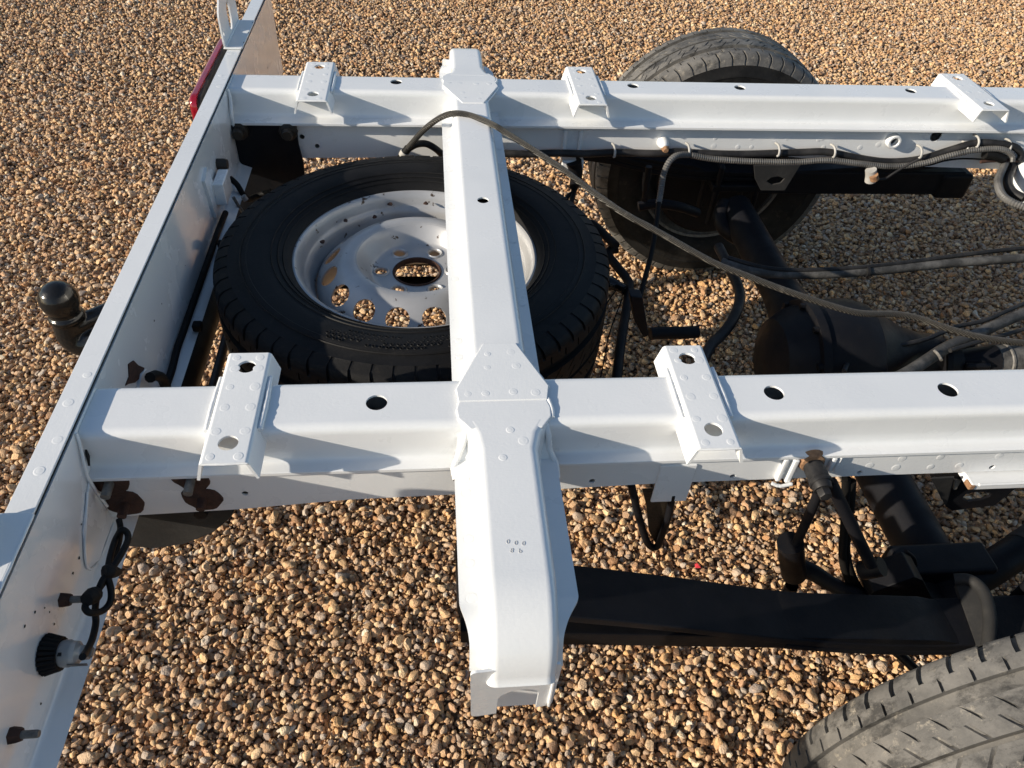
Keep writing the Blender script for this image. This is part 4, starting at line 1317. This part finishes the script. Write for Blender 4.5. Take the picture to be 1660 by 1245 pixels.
# white weld ribs on the web by the stud
wb = link("web_ribs", box(0.446, 0.453, 0.6135, 0.6205, 0.604, 0.648, 0.002), M_WHITE, rail_near)
wb.name = "web_rib"
link("web_rib", box(0.459, 0.467, 0.6120, 0.6205, 0.602, 0.648, 0.002), M_WHITE, rail_near)
link("web_rib", box(0.512, 0.519, 0.6130, 0.6205, 0.622, 0.649, 0.002), M_WHITE, rail_near)
link("web_rib", box(0.522, 0.527, 0.6145, 0.6205, 0.618, 0.649, 0.002), M_WHITE, rail_near)
bead(rail_near, [(0.440, 0.612, 0.604), (0.452, 0.609, 0.601), (0.468, 0.610, 0.603)], 0.0026)
# bump stop bracket below the near rail
bx = [(x, z) for x, y, z in [(0.684, 0.630, 0.584), (0.724, 0.630, 0.585), (0.827, 0.630, 0.579), (0.841, 0.630, 0.576), (0.820, 0.630, 0.508), (0.758, 0.630, 0.499), (0.743, 0.630, 0.509)]]
bs = link("bump_stop_bracket", prism(bx, 'Y', 0.630, 0.634, 0.001), M_BLACK, rail_near)
hole = [(x, z) for x, y, z in [(0.758, 0.630, 0.529), (0.759, 0.630, 0.539), (0.771, 0.630, 0.543), (0.788, 0.630, 0.543), (0.800, 0.630, 0.537), (0.801, 0.630, 0.530), (0.790, 0.630, 0.523), (0.772, 0.630, 0.521)]]
cut(bs, [vf_prism(hole, 'Y', 0.61, 0.66)])
V = [(0.668, 0.612, 0.601), (0.700, 0.612, 0.602), (0.745, 0.632, 0.506)]
Vb = [(x + 0.003, y + 0.003, z) for x, y, z in V]
link("bracket_wing", mesh_from(V + Vb, [(0, 1, 2), (5, 4, 3), (0, 3, 4, 1), (1, 4, 5, 2), (2, 5, 3, 0)], 0), M_GRIT, rail_near)
link("bracket_wing", prism([(x, z) for x, y, z in [(0.689, 0.628, 0.578), (0.697, 0.628, 0.577), (0.710, 0.628, 0.557), (0.703, 0.628, 0.561)]], 'Y', 0.625, 0.628, 0), M_STEEL, rail_near)
link("bracket_wing", prism([(x, z) for x, y, z in [(0.718, 0.626, 0.582), (0.727, 0.626, 0.581), (0.729, 0.626, 0.562), (0.725, 0.626, 0.562)]], 'Y', 0.622, 0.626, 0), M_STEEL, rail_near)
link("white_plate", box(0.722, 1.3, 0.600, 0.652, 0.588, 0.6005, 0.002), M_BRUSH, rail_near)
link("plate_corner", box(0.7195, 0.7285, 0.5985, 0.612, 0.590, 0.5990, 0.002), M_RUST2, rail_near)
bead(rail_near, [(0.732, 0.5995, 0.600), (0.86, 0.5995, 0.6005), (1.1, 0.5995, 0.600)], 0.002)

# hanger below the near rail
hg = link("hanger_plate", box(0.283, 0.333, 0.6175, 0.6215, 0.563, 0.640, 0.002), M_WHITE, rail_near)
link("rusty_plate", prism([(x, z) for x, y, z in [(0.272, 0.627, 0.576), (0.317, 0.627, 0.575), (0.322, 0.627, 0.452), (0.314, 0.627, 0.448), (0.298, 0.627, 0.481), (0.283, 0.627, 0.544)]], 'Y', 0.627, 0.633, 0.001), M_BROWN, rail_near)
link("wire_loop", tube([(0.252, 0.622, 0.598), (0.267, 0.622, 0.548), (0.286, 0.622, 0.492), (0.298, 0.622, 0.461), (0.308, 0.622, 0.449), (0.315, 0.622, 0.453), (0.316, 0.622, 0.478), (0.317, 0.622, 0.520), (0.313, 0.622, 0.576)], 0.0052, 10), M_SATIN, rail_near)

# ------------------------------------------------------------------ far side under the rail
link("boss_ring", lathe([(0.009, -0.010), (0.0105, -0.0125), (0.0145, -0.0125), (0.0165, -0.010), (0.0170, 0.0)], 'Y', ([(1.050, 1.575, 0.622)][0][0], 1.575, [(1.050, 1.575, 0.622)][0][2]), 24), M_WHITE, rail_far)
for (x, y, z) in [(0.511, 1.570, 0.612)]:
    link("stud_head", lathe([(0, -0.019), (0.006, -0.0185), (0.0105, -0.013), (0.0128, -0.005), (0.0135, 0.004)], 'Y', (x, 1.572, z), 16, 60), M_WHITE, rail_far)
    link("rust_tip", lathe([(0, -0.027), (0.005, -0.027), (0.0075, -0.021), (0.0095, -0.013)], 'Y', (x + 0.002, 1.572, z - 0.006), 10, 40), M_RUST2, rail_far)
vb = link("web_rib", box(0.283, 0.293, 1.568, 1.577, 0.588, 0.640, 0.003), M_WHITE, rail_far)
link("web_rib", box(0.318, 0.328, 1.568, 1.577, 0.588, 0.640, 0.003), M_WHITE, rail_far)
link("web_rib", box(0.270, 0.340, 1.567, 1.577, 0.640, 0.648, 0.003), M_WHITE, rail_far)
link("spring_hanger", box(0.285, 0.335, 1.560, 1.60, 0.545, 0.573, 0.003), M_WHITE, rail_far)
link("hanger_arm", tube([(0.311, 1.560, 0.571), (0.321, 1.560, 0.536), (0.317, 1.560, 0.505)], [0.018, 0.014, 0.010], 10), M_BLACK, rail_far)
pb = [(x, z) for x, y, z in [(0.703, 1.500, 0.596), (0.810, 1.500, 0.597), (0.793, 1.500, 0.534), (0.737, 1.500, 0.534), (0.715, 1.500, 0.563)]]
fb = link("bump_stop_bracket", prism(pb, 'Y', 1.50, 1.504, 0.001), M_GRIT, rail_far)
hole = [(x, z) for x, y, z in [(0.742, 1.500, 0.557), (0.751, 1.500, 0.567), (0.767, 1.500, 0.570), (0.784, 1.500, 0.564), (0.778, 1.500, 0.553), (0.759, 1.500, 0.548)]]
cut(fb, [vf_prism(hole, 'Y', 1.48, 1.52)])
link("tie_bar", box(0.86, 1.44, 1.775, 1.835, 0.365, 0.432, 0.006), M_SATIN, axle)
link("tie_bar_cap", box(1.37, 1.46, 1.768, 1.842, 0.355, 0.428, 0.010), M_BLACK, axle)
link("far_strut", tube([(0.828, 1.620, 0.302), (0.760, 1.660, 0.324), (0.747, 1.700, 0.342), (0.766, 1.740, 0.358)], 0.020, 12), M_BLACK, axle)
link("far_link", tube([(0.504, 1.620, 0.528), (0.507, 1.620, 0.480), (0.509, 1.620, 0.438)], 0.008, 10), M_BLACK, axle)
link("far_roll_bar", tube([(0.503, 1.640, 0.409), (0.548, 1.640, 0.417), (0.605, 1.640, 0.409), (0.665, 1.660, 0.379)], 0.012, 12), M_SATIN, axle)
link("brake_plate", lathe([(0.0, -0.02), (0.165, -0.02), (0.176, -0.01), (0.176, 0.02), (0.0, 0.02)], 'Y', (AX, 1.915, AZ), 36), M_BLACK, axle)
link("brake_plate", lathe([(0.0, -0.02), (0.165, -0.02), (0.176, -0.01), (0.176, 0.02), (0.0, 0.02)], 'Y', (AX, 0.375, AZ), 36), M_BLACK, axle)

# ------------------------------------------------------------------ road wheels
def road_wheel(yc, side):
    c = (AX, yc, AZ)
    if 'road' not in _shared:
        me = tyre_mesh(0.3450, 0.112, 0.206, 'Y', (0, 0, 0), 60, -0.335, 0.0080, (M_TYRE_ROAD, M_TYRE_SIDE))
        _shared['road'] = me
    rimp = [(0.205, -0.084), (0.213, -0.088), (0.215, -0.083), (0.205, -0.075), (0.195, -0.060), (0.180, -0.04), (0.178, 0.04), (0.195, 0.06), (0.205, 0.075), (0.215, 0.083), (0.213, 0.088)]
    o = bpy.data.objects.new("wheel", None)
    rimme = shared('rim', lambda: lathe(rimp, 'Y', (0, 0, 0), 64, 50))
    w = link("wheel", rimme, M_STEEL, chassis, loc=Vector(c))
    bpy.data.objects.remove(o)
    link("tyre", _shared['road'], M_TYRE_ROAD, w, loc=Vector(c))
    d = [(0.040, 0.0), (0.085, 0.004), (0.10, 0.03), (0.13, 0.035), (0.165, 0.015), (0.180, 0.0)]
    me = lathe([(r, -h * side) for r, h in d], 'Y', (AX, yc - side * 0.02, AZ), 48, 60)
    link("wheel_disc", me, M_STEEL, w)
    return w
road_wheel(0.270, 1)
road_wheel(2.020, -1)

# ------------------------------------------------------------------ wiring along the far rail
har = thing("wiring_harness", "black hose and grey corrugated conduit clipped along the inner web of the far white rail", "wiring", (0.9, 1.555, 0.57))
HY = 1.556
link("hose", tube([(0.130, 1.556, 0.592), (0.198, 1.556, 0.590), (0.267, 1.556, 0.593), (0.336, 1.556, 0.592), (0.405, 1.556, 0.596), (0.490, 1.556, 0.594), (0.545, 1.556, 0.599), (0.589, 1.556, 0.596), (0.690, 1.556, 0.594), (0.819, 1.556, 0.599), (0.891, 1.556, 0.601), (0.971, 1.556, 0.587), (1.049, 1.556, 0.578), (1.122, 1.556, 0.585), (1.185, 1.553, 0.610), (1.237, 1.553, 0.627), (1.298, 1.553, 0.626), (1.337, 1.550, 0.620), (1.363, 1.550, 0.602), (1.359, 1.540, 0.589)], 0.0080, 12), M_HOSE, har)
link("conduit", tube([(0.571, 1.543, 0.597), (0.630, 1.543, 0.588), (0.717, 1.543, 0.583), (0.819, 1.543, 0.582), (0.891, 1.543, 0.587), (0.968, 1.543, 0.580), (1.045, 1.543, 0.573), (1.118, 1.543, 0.579), (1.183, 1.543, 0.601), (1.237, 1.543, 0.615), (1.297, 1.543, 0.618), (1.333, 1.543, 0.606), (1.342, 1.540, 0.589)], 0.0066, 10, corr=0.0026), M_CONDUIT, har)
link("conduit", tube([(0.568, 1.545, 0.597), (0.535, 1.530, 0.603), (0.515, 1.515, 0.596), (0.503, 1.500, 0.574), (0.498, 1.480, 0.543), (0.492, 1.460, 0.524)], 0.0066, 10, corr=0.0026), M_CONDUIT, har)
link("sensor_wire", tube([(0.492, 1.460, 0.527), (0.483, 1.420, 0.494), (0.465, 1.360, 0.462), (0.442, 1.300, 0.441), (0.426, 1.260, 0.422), (0.420, 1.240, 0.405)], 0.0056, 8), M_CORD, har)
link("conduit", tube([(1.371, 1.593, 0.580), (1.309, 1.518, 0.580), (1.266, 1.461, 0.580), (1.243, 1.406, 0.580), (1.247, 1.373, 0.580), (1.272, 1.347, 0.580)], 0.0080, 10, corr=0.0028), M_CONDUIT, har)
link("conduit", tube([(1.381, 1.576, 0.570), (1.314, 1.493, 0.570), (1.290, 1.437, 0.570), (1.301, 1.405, 0.570)], 0.0100, 10), M_HOSE, har)
link("thin_lead", tube([(1.268, 1.545, 0.585), (1.313, 1.545, 0.589), (1.375, 1.545, 0.588), (1.438, 1.545, 0.587)], 0.004, 8), M_RUST, har)
link("lead", tube([(1.095, 1.550, 0.569), (1.147, 1.550, 0.573), (1.180, 1.550, 0.584), (1.223, 1.550, 0.590), (1.285, 1.550, 0.588)], 0.0024, 6), M_CORD, har)
link("junction", tube([(1.268, 1.545, 0.604), (1.294, 1.545, 0.601), (1.320, 1.545, 0.592)], 0.011, 10), M_CORD, har)
for x, y, z in [(0.397, 1.548, 0.600), (0.565, 1.548, 0.603), (0.773, 1.548, 0.605), (0.905, 1.548, 0.603), (1.113, 1.548, 0.603), (1.220, 1.548, 0.613), (1.239, 1.548, 0.630), (1.322, 1.548, 0.621)]:
    c = tube([(x - 0.002, 1.570, z + 0.0095), (x, 1.556, z + 0.0108), (x + 0.001, 1.5455, z + 0.004), (x + 0.001, 1.543, z - 0.006), (x, 1.546, z - 0.010)], 0.0027, 7, sub=5)
    link("cable_clip", c, M_CLIP, har)
# clamp with rust hanging under the harness, on its thin lead
link("clamp", tube([(0.998, 1.530, 0.571), (1.004, 1.530, 0.557), (1.008, 1.530, 0.542)], 0.0125, 14), M_CLIP, har)
link("clamp_rust", tube([(1.002, 1.518, 0.564), (1.009, 1.518, 0.553)], 0.010, 10), M_RUST2, har)
link("clamp_lead", tube([(1.019, 1.520, 0.552), (1.036, 1.520, 0.555), (1.051, 1.520, 0.569), (1.073, 1.520, 0.588), (1.096, 1.520, 0.603)], 0.003, 7), M_HOSE, har)

# white fluid bottle at the edge of the picture
res = link("reservoir", lathe([(0, -0.05), (0.035, -0.048), (0.042, -0.035), (0.042, 0.03), (0.034, 0.045), (0.02, 0.05), (0, 0.05)], 'Z', [(1.406, 1.530, 0.550)][0], 28, 40), M_WHITE, har)

# ------------------------------------------------------------------ loose braided cable over the cross member
cb = thing("braided_cable", "loose grey braided cable arching over the white cross member", "cable", (0.35, 1.3, 0.6))
link("sheath", tube([(-0.064, 1.538, 0.600), (-0.046, 1.533, 0.625), (-0.016, 1.530, 0.660), (0.016, 1.496, 0.700), (0.044, 1.473, 0.719), (0.077, 1.462, 0.719), (0.117, 1.421, 0.720), (0.140, 1.406, 0.712), (0.185, 1.367, 0.700), (0.240, 1.316, 0.685), (0.294, 1.266, 0.665), (0.346, 1.215, 0.650), (0.400, 1.182, 0.635), (0.452, 1.148, 0.620), (0.505, 1.116, 0.605), (0.558, 1.092, 0.595), (0.611, 1.069, 0.585), (0.675, 1.043, 0.575), (0.749, 1.019, 0.565), (0.822, 1.020, 0.560), (0.866, 1.010, 0.557), (0.902, 0.987, 0.555), (0.959, 0.960, 0.553), (1.033, 0.945, 0.551), (1.140, 0.927, 0.550)], 0.0060, 12, sub=10), M_BRAID, cb)
link("cable_end", tube([(-0.054, 1.537, 0.612), (-0.065, 1.540, 0.596), (-0.078, 1.547, 0.575), (-0.092, 1.558, 0.550)], 0.0085, 10), M_CORD, cb)
link("end_collar", tube([(-0.061, 1.538, 0.603), (-0.067, 1.540, 0.593)], 0.0100, 10), M_CLIP, cb)
link("branch_hose", tube([(-0.052, 1.541, 0.610), (-0.037, 1.548, 0.615), (-0.017, 1.557, 0.612), (0.002, 1.561, 0.600), (0.016, 1.572, 0.580), (0.025, 1.587, 0.550)], 0.0075, 10), M_HOSE, cb)

# ------------------------------------------------------------------ lamp socket with looped cord on the beam
ls = thing("lamp_socket", "clear bulb holder with looped black cord plugged into the white beam", "lamp socket", (-0.405, 0.418, 0.604))
SX, SY, SZ = -0.4175, 0.419, 0.6045
parts = []
for k in range(22):
    a = 2 * PI * k / 22
    ca, sa = math.cos(a), math.sin(a)
    parts.append(vf_tube([(SX + 0.0005, SY + ca * 0.0195, SZ + sa * 0.0195), (SX + 0.008, SY + ca * 0.0172, SZ + sa * 0.0172), (SX + 0.0165, SY + ca * 0.0148, SZ + sa * 0.0148)], 0.0027, 6, sub=3))
o = link("grommet", lathe([(0.0, 0.0005), (0.0185, 0.0005), (0.0165, 0.009), (0.0142, 0.0165), (0.0, 0.0165)], 'X', (SX, SY, SZ), 26), M_CORD, ls)
link("grommet_bristle", mesh_from(*join_meshes(parts), smooth=40), M_CORD, o)
s = link("socket", lathe([(0.0135, 0.0166), (0.0142, 0.018), (0.0142, 0.0245), (0.0130, 0.027), (0.0122, 0.033), (0.0080, 0.0365), (0.0072, 0.0445), (0.0, 0.045)], 'X', (SX, SY, SZ), 24, 35), M_CLEAR, ls)
link("contact", box(SX + 0.026, SX + 0.046, SY - 0.0140, SY - 0.0130, SZ - 0.002, SZ + 0.002, 0), M_STEEL, s)
link("contact", box(SX + 0.036, SX + 0.048, SY - 0.005, SY + 0.005, SZ - 0.003, SZ + 0.003, 0.001), M_STEEL, s)
link("print_mark", box(SX + 0.019, SX + 0.0225, SY - 0.009, SY - 0.004, SZ + 0.0118, SZ + 0.0130, 0), M_DARK, s)
link("cord", tube([(-0.385, 0.583, 0.615), (-0.380, 0.569, 0.614), (-0.370, 0.535, 0.638), (-0.365, 0.507, 0.646), (-0.360, 0.489, 0.650), (-0.355, 0.496, 0.651), (-0.352, 0.515, 0.649), (-0.355, 0.536, 0.640), (-0.360, 0.547, 0.639), (-0.365, 0.547, 0.642), (-0.370, 0.540, 0.628), (-0.370, 0.520, 0.628), (-0.365, 0.493, 0.637), (-0.365, 0.468, 0.647), (-0.370, 0.452, 0.650), (-0.370, 0.444, 0.652), (-0.365, 0.440, 0.648), (-0.360, 0.449, 0.635), (-0.355, 0.459, 0.634), (-0.355, 0.470, 0.640), (-0.360, 0.481, 0.651), (-0.365, 0.468, 0.647), (-0.370, 0.456, 0.631), (-0.370, 0.445, 0.619), (-0.365, 0.423, 0.625), (-0.360, 0.402, 0.639), (-0.352, 0.385, 0.660)], 0.0036, 9, sub=8), M_CORD, ls)
link("cord_knot", tube([(-0.362, 0.484, 0.655), (-0.358, 0.487, 0.651), (-0.355, 0.493, 0.640), (-0.355, 0.499, 0.633)], [0.007, 0.0085, 0.005, 0.002], 9), M_CORD, ls)
link("cord_knot", tube([(-0.368, 0.449, 0.659), (-0.366, 0.457, 0.653), (-0.364, 0.463, 0.650)], [0.007, 0.009, 0.007], 9), M_CORD, ls)

# ------------------------------------------------------------------ red chip among the stones
rc = [(0.533, 0.853, 0.022)][0]
me = mesh_from([(rc[0] + x, rc[1] + y, rc[2] + z) for x, y, z in ((-0.006, -0.004, 0), (0.005, -0.006, 0.002), (0.007, 0.003, 0), (0.001, 0.008, 0.001), (-0.005, 0.005, 0), (0, 0, 0.006), (0, 0, -0.006))],
               [(0, 1, 5), (1, 2, 5), (2, 3, 5), (3, 4, 5), (4, 0, 5), (1, 0, 6), (2, 1, 6), (3, 2, 6), (4, 3, 6), (0, 4, 6)], 0)
tag(link("plastic_chip", me, M_REDBIT), "tiny red plastic chip lying among the tan pebbles", "plastic chip")

# ------------------------------------------------------------------ stamped figures on the cross member end
def stamp(ch, x, y, z, size, rot, parent):
    cu = bpy.data.curves.new("stamp", 'FONT')
    cu.body = ch; cu.size = size; cu.extrude = 0.0006; cu.align_x = 'CENTER'
    ob = bpy.data.objects.new("stamp", cu); COL.objects.link(ob)
    bpy.context.view_layer.update()
    dg = bpy.context.evaluated_depsgraph_get()
    me = bpy.data.meshes.new_from_object(ob.evaluated_get(dg))
    bpy.data.objects.remove(ob, do_unlink=True)
    c, s_ = math.cos(rot), math.sin(rot)
    for v in me.vertices:
        px_, py_ = v.co.x, v.co.y
        v.co = (x + c * px_ - s_ * py_, y + s_ * px_ + c * py_, z + v.co.z)
    link("stamped_figure", me, M_STAMP_SHADE, parent)
for ch, px_, py_ in [(c, p[0], p[1]) for c, p in zip("0008b", [(0.068, 0.459, 0.714), (0.076, 0.457, 0.714), (0.084, 0.456, 0.714), (0.071, 0.448, 0.714), (0.080, 0.447, 0.714)])]:
    stamp(ch, px_, py_ - 0.002, 0.7163, 0.0075, rnd.uniform(-0.3, 0.3), arm)

# ------------------------------------------------------------------ crisp flat faces between rounded folds
for o in list(scn.objects):
    if o.type == 'MESH' and o.name.split('.')[0] not in ('tyre', 'gravel', 'gravel_bed', 'spot_weld', 'tow_ball_cover', 'stamped_figure') and 6 < len(o.data.polygons) < 9000:
        md = o.modifiers.new("weighted", 'WEIGHTED_NORMAL')
        md.mode = 'FACE_AREA'; md.weight = 80; md.keep_sharp = True
